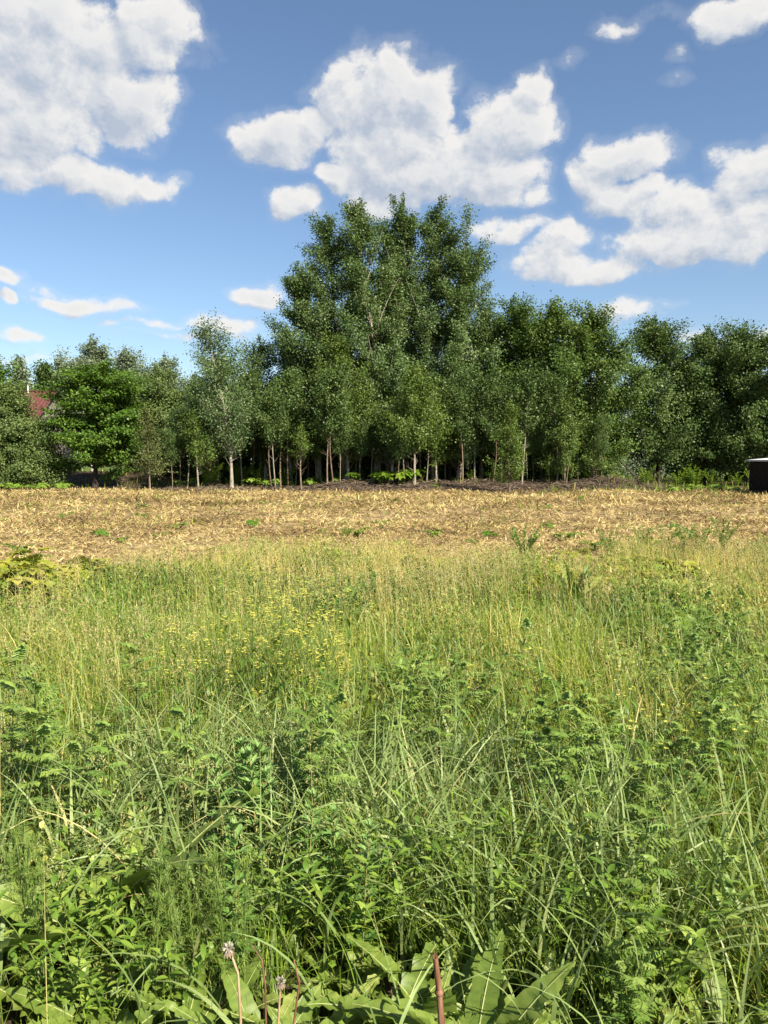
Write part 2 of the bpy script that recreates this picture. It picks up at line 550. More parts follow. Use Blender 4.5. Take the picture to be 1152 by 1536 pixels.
# ------------------------------------------------------------------ ground
def ground_z(x, y):
    x = np.asarray(x, float)
    y = np.asarray(y, float)
    z = (fbm(x * .35, y * .35, 3) - .5) * .20 * np.clip((y - 8) / 6, 0, 1) * np.clip((140 - y) / 60, 0, 1)
    z = z + (fbm(x * 2.2 + 5, y * 2.2, 2) - .5) * .10 * np.clip((y - 9) / 3, 0, 1) * np.clip((60 - y) / 10, 0, 1)
    # low bank of turned soil in front of the trees, higher where the brush was heaped
    bank = np.exp(-((y - 43.6) / 1.9) ** 2) * np.clip((x + 5) / 3, 0, 1) * np.clip((16 - x) / 3, 0, 1)
    z = z + bank * (.24 + .26 * fbm(x * .8, y * .8, 2))
    z = z + .42 * np.exp(-((x - 12.2) / 1.6) ** 2 - ((y - 42.0) / 1.3) ** 2)
    # dark bank of earth behind the spreading tree on the left
    z = z + .85 * np.exp(-((y - 52.5) / 2.6) ** 2) * np.clip((-12 - x) / 3, 0, 1) * np.clip((x + 36) / 4, 0, 1)
    return z


xs = np.concatenate([-np.geomspace(1400, 32, 26), np.linspace(-31, 31, 190), np.geomspace(32, 1400, 26)])
ys = np.concatenate([np.linspace(-60, -1, 14), np.linspace(0, 62, 210), np.geomspace(63, 2600, 40)])
X, Y = np.meshgrid(xs, ys)
Vg = np.stack([X, Y, ground_z(X, Y)], -1).reshape(-1, 3)
nx = len(xs)
i, j = np.meshgrid(np.arange(len(ys) - 1), np.arange(nx - 1), indexing='ij')
Fg = np.stack([i * nx + j, i * nx + j + 1, (i + 1) * nx + j + 1, (i + 1) * nx + j], -1)
mb = MB()
mb.add(Vg, Fg)
tag(mb.build('ground', M['ground'], smooth=True), kind='structure')


def gz(p):
    return float(ground_z(p[0], p[1]))


# ------------------------------------------------------------------ house and shed
def plain(name, col, rough=.6, metallic=0, spec=.3, noise=.25, scale=6):
    lo = tuple(c_ * (1 - noise) for c_ in col)
    hi = tuple(min(1, c_ * (1 + noise)) for c_ in col)
    return noise_mat(name, [(.3, lo), (.7, hi)], scale, 5, rough, (1, 1, 1), .1, spec, metallic)


M['roof_red'] = plain('roof_red', (.095, .034, .028), .8, noise=.15)
M['wall_grey'] = plain('wall_grey', (.20, .17, .15), .9)
M['wall_white'] = plain('wall_white', (.68, .66, .62), .6)
M['glass'] = plain('glass', (.03, .035, .04), .08, spec=.6)
M['shed_wall'] = plain('shed_wall', (.018, .013, .012), .7, noise=.4, spec=.15)
M['zinc'] = plain('zinc', (.60, .61, .62), .42, .3, noise=.12)
M['wood_grey'] = plain('wood_grey', (.20, .16, .12), .9)


def ribbed(mb, p00, p10, p01, p11, n, amp):
    """Ribbed sheet between four corners (p00-p10 runs across the ribs)."""
    p00, p10, p01, p11 = [np.array(q, float) for q in (p00, p10, p01, p11)]
    nrm = norm(np.cross(p10 - p00, p01 - p00))
    cols = []
    for k in range(n):
        for (f, h) in ((0, 0), (.55, 0), (.65, 1), (.9, 1)):
            cols.append(((k + f) / n, h))
    cols.append((1.0, 0))
    V = []
    for s in (0, 1):
        for (f, h) in cols:
            a = (p00 * (1 - f) + p10 * f) if s == 0 else (p01 * (1 - f) + p11 * f)
            V.append(a + nrm * h * amp)
    nc = len(cols)
    F = [(k, k + 1, nc + k + 1, nc + k) for k in range(nc - 1)]
    mb.add(V, F)


def house():
    D = 62.0
    xr = at(87, 600, D + 4)[0] - .35
    zr = at(60, 581, D)[2]
    x0, x1 = xr - 9.5, xr
    t = thing('house', 'house with a red ribbed metal roof half hidden behind the left hedge', 'house', (x0, D, 0))
    W, Dp, ze = x1 - x0, 8.0, zr - 2.6
    mb = MB()
    box(mb, 0, W, 0, Dp, 0, ze)
    # gable ends up to the ridge
    for xx in (0.0, W):
        mb.add([(xx, 0, ze), (xx, Dp, ze), (xx, Dp / 2, zr - .06), (xx, Dp / 2, zr - .06)], [(0, 1, 2, 3)])
    mb.build('wall', M['wall_grey'], t)
    mb = MB()
    ov = .35
    ribbed(mb, (-ov, -ov, ze - .18), (W + ov, -ov, ze - .18), (-ov, Dp / 2, zr), (W + ov, Dp / 2, zr), 30, .05)
    ribbed(mb, (W + ov, Dp + ov, ze - .18), (-ov, Dp + ov, ze - .18), (W + ov, Dp / 2, zr), (-ov, Dp / 2, zr), 30, .05)
    rf = mb.build('roof', M['roof_red'], t)
    mb = MB()
    box(mb, -ov, W + ov, Dp / 2 - .12, Dp / 2 + .12, zr + .02, zr + .09)
    mb.build('ridge_cap', M['roof_red'], rf)
    mb = MB()
    xc = at(44, 575, D + 4)[0] - x0
    tube(mb, [(xc, Dp / 2 - .3, zr - .4), (xc, Dp / 2 - .3, zr + .5)], [.05, .05], 10)
    tube(mb, [(xc, Dp / 2 - .3, zr + .5), (xc, Dp / 2 - .3, zr + .55), (xc, Dp / 2 - .3, zr + .58)], [.075, .075, .01], 10)
    mb.build('vent_pipe', M['wall_white'], rf)
    for wx in (1.5, 4.2, 6.9):
        mb = MB()
        box(mb, wx, wx + 1.3, -.05, .03, 1.2, 2.6)
        w = mb.build('window', M['wall_white'], t)
        mb = MB()
        box(mb, wx + .1, wx + 1.2, -.06, -.045, 1.3, 2.5)
        mb.build('pane', M['glass'], w)


house()


def shed():
    D1 = 38.2
    x0 = at(1123, 740, D1)[0]
    D = 34.4
    t = thing('shed', 'low dark brown shed with a pale metal roof at the right edge', 'shed', (x0, D, gz((x0, D))))
    W, Dp, ze, zr = 3.4, D1 - D, at(1130, 690, D1)[2], at(1130, 690, D1)[2] + .30
    mb = MB()
    ribbed(mb, (0, 0, -.1), (W, 0, -.1), (0, 0, ze), (W, 0, zr), 22, .02)
    ribbed(mb, (0, Dp, -.1), (0, 0, -.1), (0, Dp, ze), (0, 0, ze), 24, .02)
    ribbed(mb, (W, 0, -.1), (W, Dp, -.1), (W, 0, zr), (W, Dp, zr), 24, .02)
    ribbed(mb, (W, Dp, -.1), (0, Dp, -.1), (W, Dp, zr), (0, Dp, ze), 22, .02)
    mb.build('wall', M['shed_wall'], t)
    mb = MB()
    ribbed(mb, (-.15, Dp + .1, ze + .02), (-.15, -.1, ze + .02), (W + .1, Dp + .1, zr + .04), (W + .1, -.1, zr + .04), 22, .03)
    rf = mb.build('roof', M['zinc'], t)
    mb = MB()
    ribbed(mb, (-.155, Dp + .1, ze - .03), (-.155, -.1, ze - .03), (-.155, Dp + .1, ze + .05), (-.155, -.1, ze + .05), 30, .012)
    mb.build('fascia', M['zinc'], rf)
    mb = MB()
    box(mb, 1.9, 2.75, -.05, -.025, 0, 1.5)
    d = mb.build('door', M['shed_wall'], t)
    mb = MB()
    tube(mb, [(1.99, -.09, .75), (1.99, -.09, .9)], [.012, .012], 6)
    mb.build('handle', M['zinc'], d)


shed()


# ------------------------------------------------------------------ trees
def prof(kind, t):
    t = np.clip(t, 0, 1)
    if kind == 'oval':
        return np.sqrt(np.clip(1 - ((t - .42) / .60) ** 2, 0.02, 1))
    if kind == 'plume':
        return np.clip((t + .25) / .45, 0.3, 1) * np.clip((1.05 - t) / .62, .05, 1) ** .72
    if kind == 'aspen':
        return np.clip((t + .25) / .45, 0.3, 1) * np.clip((1.06 - t) / .46, .05, 1) ** .8
    if kind == 'dome':
        return np.sqrt(np.clip(1.03 - t ** 2.2, .02, 1)) * (.82 + .18 * np.clip(t / .2, 0, 1))
    if kind == 'column':
        return np.clip((t + .1) / .25, .3, 1) * np.clip((1.08 - t) / .4, .1, 1) ** .7
    if kind == 'cone':
        return np.clip(1.02 - t, .03, 1) * np.clip((t + .2) / .3, .4, 1)
    return np.ones_like(t)


def leaves(mb, C, size, out_dir, rnd, g, up=.55, outw=.6):
    """Kite shaped leaves at the points C."""
    n = len(C)
    nrm = norm(g.normal(size=(n, 3)) + np.array([0, 0, up * 1.6]) + out_dir * outw * 1.6)
    d = norm(np.cross(nrm, g.normal(size=(n, 3))))
    s = np.cross(nrm, d)
    L = size * g.uniform(.7, 1.35, n)[:, None]
    Wd = L * g.uniform(.32, .46, n)[:, None]
    V = np.stack([C - d * L * .5, C + s * Wd - d * L * .05, C + d * L * .55 - nrm * L * .08, C - s * Wd - d * L * .05], 1)
    F = np.arange(n * 4).reshape(n, 4)
    mb.add(V.reshape(-1, 3), F, rnd)


def make_tree(name, label, cat, base, H, r, cb, kind, nb, nleaf, lsize, leafmat, barkmat, lean=(0, 0), up=.6, tr=None,
              seed=0, group=None, sig=.34, stems=1, flat=.75, bare=0, lo=.30, leafup=.28):
    g = np.random.default_rng(seed)
    t = thing(name, label, cat, base, 0, group)
    tb, cbm = MB(), MB()
    tr = tr or H * .0105
    lean = np.array([lean[0], lean[1]])
    b1 = g.normal(size=2) * .012 * H

    def axis(z):
        f = np.asarray(z) / H
        return np.stack([lean[0] * f ** 1.6 + b1[0] * np.sin(f * 5.5), lean[1] * f ** 1.6 + b1[1] * np.sin(f * 4.7)], -1)

    zz = np.linspace(-.15, H * .96, 14)
    ax = axis(np.clip(zz, 0, None))
    radii = tr * (1 - np.clip(zz / H, 0, 1)) ** .8 + .006
    radii[0] *= 1.5
    radii[1] *= 1.12
    tube(tb, np.column_stack([ax, zz]), radii, 8)
    for s in range(stems - 1):
        a = g.uniform(0, 6.28)
        top = np.array([math.cos(a) * r * .6, math.sin(a) * r * .6, H * g.uniform(.55, .85)])
        pts = spline(np.array([math.cos(a) * tr * 2, math.sin(a) * tr * 2, -.1]), top * np.array([.3, .3, .5]), top, 8)
        tube(tb, pts, np.linspace(tr * .8, .01, 8), 6)
    for k in range(bare):      # dead twigs under the crown
        z = H * cb * g.uniform(.35, .95)
        a = g.uniform(0, 6.28)
        o = np.append(axis(z), z)
        e = o + np.array([math.cos(a), math.sin(a), g.uniform(.5, 1.2)]) * r * g.uniform(.25, .6)
        tube(tb, spline(o, (o + e) / 2 + np.array([0, 0, -.06]), e, 4), np.linspace(tr * .22, .004, 4), 4)
    P_, S_, O_ = [], [], []
    for k in range(nb):
        tt = ((k + g.uniform(.1, .9)) / nb) ** .9
        z = H * (cb + (1 - cb) * tt * .97)
        a = k * 2.39996 + g.normal() * .5
        rr = r * float(prof(kind, tt)) * g.uniform(.45, 1.22)
        axz = axis(min(z, H))
        e = np.array([axz[0] + rr * math.cos(a), axz[1] + rr * math.sin(a), z + g.normal() * .04 * H * (1 - cb)])
        zs = max(z - rr * up * g.uniform(.8, 1.5), H * cb * .72)
        o = np.append(axis(zs), zs)
        midp = (o + e) / 2 + np.array([0, 0, rr * .12]) + g.normal(size=3) * .08 * rr
        pts = spline(o, midp, e, 6)
        br = max(.007, tr * .42 * (1 - zs / H) ** .7)
        tube(tb, pts, np.linspace(br, br * .25, 6), 5)
        ns = max(2, int(round(1.5 + 3.2 * rr / max(r, .1))))
        for q in range(ns):
            s = lo + (1.06 - lo) * (q + g.uniform(.2, 1)) / ns
            c = (1 - s) ** 2 * o + 2 * s * (1 - s) * midp + s * s * e
            c = c + g.normal(size=3) * .16 * rr
            P_.append(c)
            S_.append((.6 + .75 * g.random()))
            O_.append((e - o) / (np.linalg.norm(e - o) + 1e-6))
    for q in range(9):
        z = H * (1.0 - .018 * q)
        P_.append(np.append(axis(z), z) + g.normal(size=3) * (.03 + .012 * q) * r * np.array([1, 1, .5]))
        S_.append(.42 + .03 * q)
        O_.append(np.array([0, 0, 1.0]))
    P_, S_, O_ = np.array(P_), np.array(S_), np.array(O_)
    w = S_ ** 2 / (S_ ** 2).sum()
    nleaf = int(nleaf * 2.9)
    idx = g.choice(len(P_), size=nleaf, p=w)
    off = g.normal(size=(nleaf, 3)) * np.array([1, 1, flat]) * .74
    al = (g.random(nleaf) - .45)[:, None] * O_[idx] * 3.6
    C = P_[idx] + (off + al) * (sig * .86 * S_[idx])[:, None]
    C[:, 2] = np.maximum(C[:, 2], .12)
    srnd = g.random(len(P_))
    rnd = np.clip(.45 * srnd[idx] + .55 * g.random(nleaf), 0, 1)
    leaves(cbm, C, lsize * .80, norm(P_[idx] - np.array([axis(H * .5)[0], axis(H * .5)[1], H * .45])), rnd, g, leafup)
    tb.build('trunk', M[barkmat], t, smooth=True)
    cbm.build('crown', M[leafmat], t)
    return t


def tree_px(name, label, cat, ub, D, ut, vt, hw, **kw):
    b = at(ub, 700, D)
    b[2] = gz(b)
    top = at(ut, vt, D)
    H = top[2] - b[2]
    lean = (top[0] - b[0], kw.pop('leany', 0))
    return make_tree(name, label, cat, b, H, hw * D / FPX, lean=lean, **kw)


A = dict(cb=.22, kind='aspen', nb=58, nleaf=21000, lsize=.140, leafmat='aspen_leaf', barkmat='bark_pale', up=1.35, sig=.34)
GA = 'tall aspens in the middle of the tree line'
tree_px('aspen_tree', 'shortest outer aspen on the left flank of the tall clump', 'tree', 478, 49, 447, 400, 44, seed=1, group=GA, **A)
tree_px('aspen_tree', 'tall aspen with a narrow top split from the clump on its left', 'tree', 515, 50.5, 490, 322, 56, seed=2, group=GA, **A)
tree_px('aspen_tree', 'slender aspen whose thin pointed tip rises beside the highest crown', 'tree', 562, 48.5, 548, 299, 52, seed=3, group=GA, **A)
tree_px('aspen_tree', 'tallest broad aspen in the centre of the clump', 'tree', 610, 51, 602, 297, 60, seed=4, group=GA, **A)
tree_px('aspen_tree', 'tall aspen right of the highest crown with a gap showing its limbs', 'tree', 652, 50, 652, 312, 58, seed=5, group=GA, **A)
tree_px('aspen_tree', 'aspen on the right shoulder of the clump where the crowns step down', 'tree', 690, 49, 700, 362, 52, seed=6, group=GA, **A)
tree_px('aspen_tree', 'aspen hidden behind the two highest crowns closing the gap between them', 'tree', 585, 53, 578, 348, 56, seed=8, group=GA, **A)
tree_px('aspen_tree', 'lower aspen filling between the tall clump and the alders', 'tree', 722, 51.5, 726, 452, 48, seed=7, group=GA, **{**A, 'nleaf': 9000})

Mm = dict(cb=.24, kind='plume', nb=40, nleaf=7500, lsize=.12, barkmat='bark_pale', up=.8, sig=.30, bare=8)
GM = 'middle sized trees in front of the aspens'
tree_px('young_tree', 'young olive green tree with a grey trunk below the left aspens', 'tree', 522, 45.5, 508, 510, 46, seed=11, group=GM, leafmat='olive_leaf', **Mm)
tree_px('young_tree', 'young maple with yellowish low branches on a thin bright trunk', 'tree', 622, 42.5, 620, 560, 38, seed=12, group=GM, leafmat='olive_leaf', **{**Mm, 'nleaf': 6500, 'cb': .36})
tree_px('young_tree', 'round young tree on a reddish bare trunk under the right aspens', 'tree', 685, 46, 680, 515, 56, seed=13, group=GM, leafmat='aspen_leaf', **{**Mm, 'barkmat': 'twig'})
tree_px('young_tree', 'dark young tree standing behind the bright leaf patch', 'tree', 588, 47, 575, 545, 46, seed=14, group=GM, leafmat='aspen_leaf', **{**Mm, 'barkmat': 'bark_birch'})
tree_px('young_tree', 'dark young tree under the left flank of the aspens', 'tree', 438, 48, 440, 548, 42, seed=15, group=GM, leafmat='dark_leaf', **Mm)
tree_px('young_tree', 'narrow young tree in front of the right aspen trunks', 'tree', 655, 44.5, 652, 590, 34, seed=16, group=GM, leafmat='olive_leaf', **{**Mm, 'nleaf': 5500, 'cb': .34})
tree_px('poplar_tree', 'pale silvery poplar with a feathery open top and leaning trunk', 'tree', 347, 42.5, 308, 480, 42, seed=21, group=None,
        cb=.26, kind='plume', nb=44, nleaf=4600, lsize=.12, leafmat='poplar_leaf', barkmat='bark_pale', up=1.0, sig=.30, bare=14, tr=.085)
tree_px('poplar_tree', 'darker poplar with a thick grey trunk behind the silvery one', 'tree', 317, 47, 330, 535, 50, seed=22,
        cb=.26, kind='oval', nb=36, nleaf=8500, lsize=.125, leafmat='aspen_leaf', barkmat='bark_brown', up=.8, sig=.34, tr=.17, bare=10)
tree_px('birch_tree', 'grey green birch between the silvery poplar and the tall aspens', 'tree', 398, 50, 390, 507, 44, seed=23,
        cb=.22, kind='oval', nb=38, nleaf=9500, lsize=.13, leafmat='dark_leaf', barkmat='bark_birch', up=.8, sig=.32)
tree_px('birch_tree', 'thin pale birch top peeping behind the aspens on their left', 'tree', 434, 57, 433, 488, 26, seed=24,
        cb=.3, kind='plume', nb=26, nleaf=4200, lsize=.15, leafmat='poplar_leaf', barkmat='bark_birch', up=.9, sig=.34)

L_ = dict(kind='oval', nb=60, nleaf=20000, lsize=.150, barkmat='bark_dark', up=.7, sig=.40, lo=.25)
GR = 'alders on the right of the tree line'
tree_px('alder_tree', 'dark alder standing next to the tall aspens', 'tree', 772, 49.5, 770, 448, 56, seed=31, group=GR, leafmat='alder_leaf', cb=.16, **L_)
tree_px('alder_tree', 'alder with two pointed tops behind the leafy saplings', 'tree', 826, 48.5, 832, 455, 48, seed=32, group=GR, leafmat='alder_leaf', cb=.16, **L_)
tree_px('alder_tree', 'broad bright alder drooping to the gap with the fallen pole', 'tree', 884, 46.5, 885, 461, 66, seed=33, group=GR, leafmat='alder_leaf', cb=.19, **{**L_, 'nleaf': 23000})
tree_px('alder_tree', 'dull green alder right of the gap with the fallen pole', 'tree', 988, 49, 985, 479, 66, seed=34, group=GR, leafmat='dark_leaf', cb=.20, stems=3, **L_)
tree_px('alder_tree', 'dull green alder with a lower dented top near the shed', 'tree', 1062, 49.5, 1058, 493, 64, seed=35, group=GR, leafmat='dark_leaf', cb=.15, stems=3, **L_)
tree_px('alder_tree', 'airy alder whose crown rises above the dark shed', 'tree', 1124, 48, 1116, 489, 62, seed=36, group=GR, leafmat='dark_leaf', cb=.18, stems=2, **L_)
tree_px('alder_tree', 'alder cut by the right edge of the view behind the shed', 'tree', 1210, 48, 1208, 492, 66, seed=37, group=GR, leafmat='dark_leaf', cb=.15, **L_)

# left side
tree_px('hedge_shrub', 'tall dense olive hedge shrub at the left edge', 'shrub', 6, 44, 8, 582, 52, seed=41, group='hedge shrubs at the left edge',
        cb=.02, kind='dome', nb=120, nleaf=32000, lsize=.120, leafmat='hedge_leaf', barkmat='bark_dark', up=.5, sig=.30, stems=5, lo=.4)
tree_px('hedge_shrub', 'lower end of the hedge sloping down under the red roof', 'shrub', 62, 44.5, 60, 628, 30, seed=46, group='hedge shrubs at the left edge',
        cb=.02, kind='dome', nb=50, nleaf=9000, lsize=.115, leafmat='hedge_leaf', barkmat='bark_dark', up=.5, sig=.26, stems=4, lo=.4)
tree_px('hedge_shrub', 'hedge shrub mostly cut off by the left edge of the view', 'shrub', -75, 44, -75, 572, 70, seed=42, group='hedge shrubs at the left edge',
        cb=.02, kind='dome', nb=100, nleaf=26000, lsize=.120, leafmat='hedge_leaf', barkmat='bark_dark', up=.5, sig=.30, stems=5, lo=.4)
tree_px('lime_tree', 'spreading bright green lime tree with drooping layered branches', 'tree', 142, 45, 148, 548, 58, seed=43,
        cb=.20, kind='oval', nb=74, nleaf=18000, lsize=.17, leafmat='lime_leaf', barkmat='bark_dark', up=.25, sig=.36, flat=.38, tr=.14, lo=.35, leafup=.9)
tree_px('willow_shrub', 'rounded grey green willow bush between the lime and the poplars', 'shrub', 248, 53, 240, 562, 64, seed=44,
        cb=.04, kind='dome', nb=110, nleaf=30000, lsize=.135, leafmat='hedge_leaf', barkmat='bark_dark', up=.6, sig=.36, stems=5, lo=.4)
tree_px('willow_shrub', 'lower willow bush tucked behind the right side of the lime', 'shrub', 196, 57, 196, 574, 48, seed=45,
        cb=.20, kind='dome', nb=80, nleaf=20000, lsize=.15, leafmat='hedge_leaf', barkmat='bark_dark', up=.6, sig=.38, stems=4, lo=.4)
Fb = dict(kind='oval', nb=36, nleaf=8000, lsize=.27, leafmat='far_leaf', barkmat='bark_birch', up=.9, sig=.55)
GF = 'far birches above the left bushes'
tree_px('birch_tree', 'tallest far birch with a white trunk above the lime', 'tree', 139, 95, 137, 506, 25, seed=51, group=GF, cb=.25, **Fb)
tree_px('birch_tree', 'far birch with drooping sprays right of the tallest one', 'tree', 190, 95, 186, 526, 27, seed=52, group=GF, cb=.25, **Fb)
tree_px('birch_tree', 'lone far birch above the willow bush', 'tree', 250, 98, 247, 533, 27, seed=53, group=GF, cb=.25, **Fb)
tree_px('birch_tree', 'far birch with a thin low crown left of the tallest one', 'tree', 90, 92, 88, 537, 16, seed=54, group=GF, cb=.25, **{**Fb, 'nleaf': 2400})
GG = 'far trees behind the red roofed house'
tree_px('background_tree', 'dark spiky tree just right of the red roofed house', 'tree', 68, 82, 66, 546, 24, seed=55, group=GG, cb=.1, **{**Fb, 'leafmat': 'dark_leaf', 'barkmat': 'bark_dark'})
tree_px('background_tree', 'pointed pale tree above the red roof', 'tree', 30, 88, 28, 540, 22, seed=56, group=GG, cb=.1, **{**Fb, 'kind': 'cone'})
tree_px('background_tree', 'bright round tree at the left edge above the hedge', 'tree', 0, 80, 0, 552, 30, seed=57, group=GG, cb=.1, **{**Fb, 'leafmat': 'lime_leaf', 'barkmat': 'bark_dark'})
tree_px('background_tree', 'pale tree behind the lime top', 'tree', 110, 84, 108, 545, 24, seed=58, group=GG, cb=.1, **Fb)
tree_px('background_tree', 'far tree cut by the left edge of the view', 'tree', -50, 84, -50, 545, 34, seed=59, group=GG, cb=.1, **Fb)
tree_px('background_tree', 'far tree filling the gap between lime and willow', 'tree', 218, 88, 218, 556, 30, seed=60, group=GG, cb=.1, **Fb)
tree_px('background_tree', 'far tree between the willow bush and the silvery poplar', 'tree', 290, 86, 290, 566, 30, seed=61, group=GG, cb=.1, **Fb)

# understorey behind the trunks
us = list(range(300, 1240, 44))
for k, u in enumerate(us):
    if 885 < u < 1010:
        continue
    D = 53.5 + (k * 37 % 11) * .7
    vt = 590 + (k * 53 % 7) * 7
    tree_px('understorey_shrub', 'shaded leafy shrub deep behind the trunks of the tree line', 'shrub', u, D, u + 4, vt, 40 + k % 3 * 5, seed=100 + k,
            group='shaded shrubs behind the tree trunks', cb=.03, kind='dome', nb=34, nleaf=5200, lsize=.21,
            leafmat=('alder_leaf', 'dark_leaf')[k % 2], barkmat='bark_dark', up=.6, sig=.46, stems=3, lo=.35)

for k, (u, D, vt, hw) in enumerate(((905, 70, 688, 22), (948, 76, 686, 26), (990, 68, 687, 22), (925, 90, 640, 46), (985, 95, 632, 50))):
    tree_px('meadow_shrub', ('pale green shrub in the sun beyond the gap in the trees' if k < 3 else 'tall far bush filling the view behind the gap in the trees'), 'shrub', u, D, u, vt, hw,
            seed=160 + k, group='shrubs beyond the gap', cb=.02, kind='dome', nb=40, nleaf=4200, lsize=.24, leafmat=('far_leaf', 'hedge_leaf')[k > 2],
            barkmat='bark_dark', up=.6, sig=.5, stems=3, lo=.35)

# saplings in front of the wood
Sp = dict(kind='cone', nb=30, lsize=.095, up=.9, sig=.20, bare=6)
tree_px('sapling', 'lone rust tinged sapling with a bare pale stem beside the lime', 'sapling', 224, 41.0, 218, 613, 24, seed=71, cb=.26,
        nleaf=1560, leafmat='rust_leaf', barkmat='twig', tr=.045, **Sp)
tree_px('sapling', 'leafy sapling with a straight stem nearest the field on the right', 'sapling', 765, 38.5, 764, 604, 33, seed=72, cb=.20,
        nleaf=2520, leafmat='olive_leaf', barkmat='twig', tr=.04, **Sp)
tree_px('sapling', 'bright yellow green sapling with several stems near the soil mound', 'sapling', 848, 42.5, 848, 601, 32, seed=73, cb=.20,
        nleaf=2760, leafmat='olive_leaf', barkmat='twig', tr=.035, stems=4, **Sp)
tree_px('sapling', 'twiggy sapling with sparse lower leaves by the soil mound', 'sapling', 891, 43.0, 890, 636, 34, seed=74, cb=.22,
        nleaf=1560, leafmat='olive_leaf', barkmat='twig', tr=.035, stems=4, **{**Sp, 'bare': 18})
tree_px('sapling', 'bare forked sapling whose twigs fan out above the soil edge', 'sapling', 452, 40.5, 450, 640, 20, seed=75, cb=.62,
        nleaf=500, leafmat='olive_leaf', barkmat='twig', tr=.04, **{**Sp, 'bare': 26, 'nb': 12})
tree_px('sapling', 'leaning white stemmed sapling left of the silvery poplar', 'sapling', 297, 42.0, 288, 625, 24, seed=76, cb=.42,
        nleaf=1560, leafmat='olive_leaf', barkmat='bark_pale', tr=.045, **Sp)
protos = []
for k in range(3):
    protos.append(make_tree('thin_sapling', 'thin shaded sapling stem standing at the front of the wood', 'sapling', (0, 0, 0), 5.4, .75, .50, 'column', 18, 1700, .11,
                            'dark_leaf', ('twig', 'bark_pale', 'bark_brown')[k], lean=((-.5, .42, .2)[k], .1), up=.9, tr=.032, seed=80 + k, sig=.22, bare=8))
thin = [258, 281, 306, 328, 389, 407, 421, 443, 462, 491, 510, 531, 570, 607, 615, 630, 658, 676, 694, 712, 725, 770, 783, 801, 824, 843, 902, 270, 363, 377, 398, 413, 432, 474, 481, 500, 540, 556, 583, 598, 640, 648, 668, 702, 740, 752, 792, 812, 836, 858, 868]
GS = 'thin sapling stems along the front of the wood'
for k, u in enumerate(thin):
    D = 42.4 + (k * 29 % 13) * .5
    b_ = at(u, 700, D)
    b_[2] = gz(b_)
    lab = ('thin shaded sapling stem at the front of the wood, before the tall aspens' if 430 < u < 720 else
           'thin shaded sapling stem at the front of the wood, under the birch and poplars' if u <= 430 else
           'thin shaded sapling stem at the front of the wood, before the right alders')
    s = .62 + (k * 17 % 13) * .055
    if k < 3:
        o = protos[k]
        o.location = tuple(b_)
        o.scale = (s, s, s)
        tag(o, lab, None, GS)
    else:
        dup(protos[k % 3], b_, (k * 1.7) % 6.28, s, lab, GS)

# fallen pole in the gap
p0, p1 = at(922, 684, 46.8), at(963, 722, 45.0)
p1[2] = gz(p1)
mb = MB()
tube(mb, spline(p0, (p0 + p1) / 2 + np.array([.03, 0, .05]), p1, 7), np.linspace(.035, .06, 7), 7)
tag(mb.build('fallen_pole', M['bark_dark'], smooth=True), 'thin dark dead pole leaning down across the gap in the trees', 'pole')

# brush heap on the mound
t = thing('brush_heap', 'heap of broken sticks on the soil mound by the gap', 'brush heap', (12.0, 41.9, gz((12.0, 41.9))))
mb = MB()
g = np.random.default_rng(5)
for k in range(120):
    a = g.uniform(0, 6.28)
    rr = abs(g.normal()) * .9
    o = np.array([g.normal() * 1.3, g.normal() * .5, g.uniform(-.05, .18) - .25 * min(rr, 1) * .2])
    o[2] += float(ground_z(12 + o[0], 41.9 + o[1])) - t.location.z
    e = o + np.array([math.cos(a), math.sin(a), g.normal() * .22]) * g.uniform(.3, 1.1)
    tube(mb, [o, (o + e) / 2 + g.normal(size=3) * .03, e], [.016, .013, .006], 4)
mb.build('stick_pile', M['deadwood'], t)


# ------------------------------------------------------------------ leaf shapes for the plants
def ribbon(L, W, n, a0, a1, teeth=0, depth=0.0, fold=.35, crinkle=0.0, shape=(.8, .9), petiole=.0, g=None, midw=0.0):
    """A leaf along +X with rise angle running from a0 to a1, base at the origin; returns V, F."""
    s = np.linspace(0, 1, n)
    ang = a0 + (a1 - a0) * s
    ds = L / (n - 1)
    x = np.concatenate([[0], np.cumsum(np.cos(ang[:-1]) * ds)])
    z = np.concatenate([[0], np.cumsum(np.sin(ang[:-1]) * ds)])
    q = np.clip((s - petiole) / (1 - petiole), 0, 1)
    w = W * np.sin(np.pi * q ** shape[0]) ** shape[1]
    if teeth:
        ph = (q * teeth) % 1.0
        w = w * (1 - depth * (1 - ph))
    w = np.maximum(w, W * .035)
    if g is None:
        g = rng
    up = np.stack([-np.sin(ang), np.zeros(n), np.cos(ang)], -1)
    mid = np.stack([x, np.zeros(n), z], -1)
    cr = crinkle * W * g.normal(size=(n, 2))
    back = np.stack([-np.cos(ang), np.zeros(n), -np.sin(ang)], -1) * (depth * W * .5)
    lf = mid + np.array([0, 1, 0]) * w[:, None] + up * (w * fold + cr[:, 0])[:, None] + back * (1 if teeth else 0)
    rt = mid - np.array([0, 1, 0]) * w[:, None] + up * (w * fold + cr[:, 1])[:, None] + back * (1 if teeth else 0)
    V = np.stack([lf, mid, rt], 1).reshape(-1, 3)
    i_ = np.arange(n - 1) * 3
    F = np.concatenate([np.stack([i_, i_ + 1, i_ + 4, i_ + 3], -1), np.stack([i_ + 1, i_ + 2, i_ + 5, i_ + 4], -1)])
    return V, F


def rotz(V, a):
    c_, s_ = math.cos(a), math.sin(a)
    return V @ np.array([[c_, s_, 0], [-s_, c_, 0], [0, 0, 1]])


def roty(V, a):
    c_, s_ = math.cos(a), math.sin(a)
    return V @ np.array([[c_, 0, s_], [0, 1, 0], [-s_, 0, c_]])


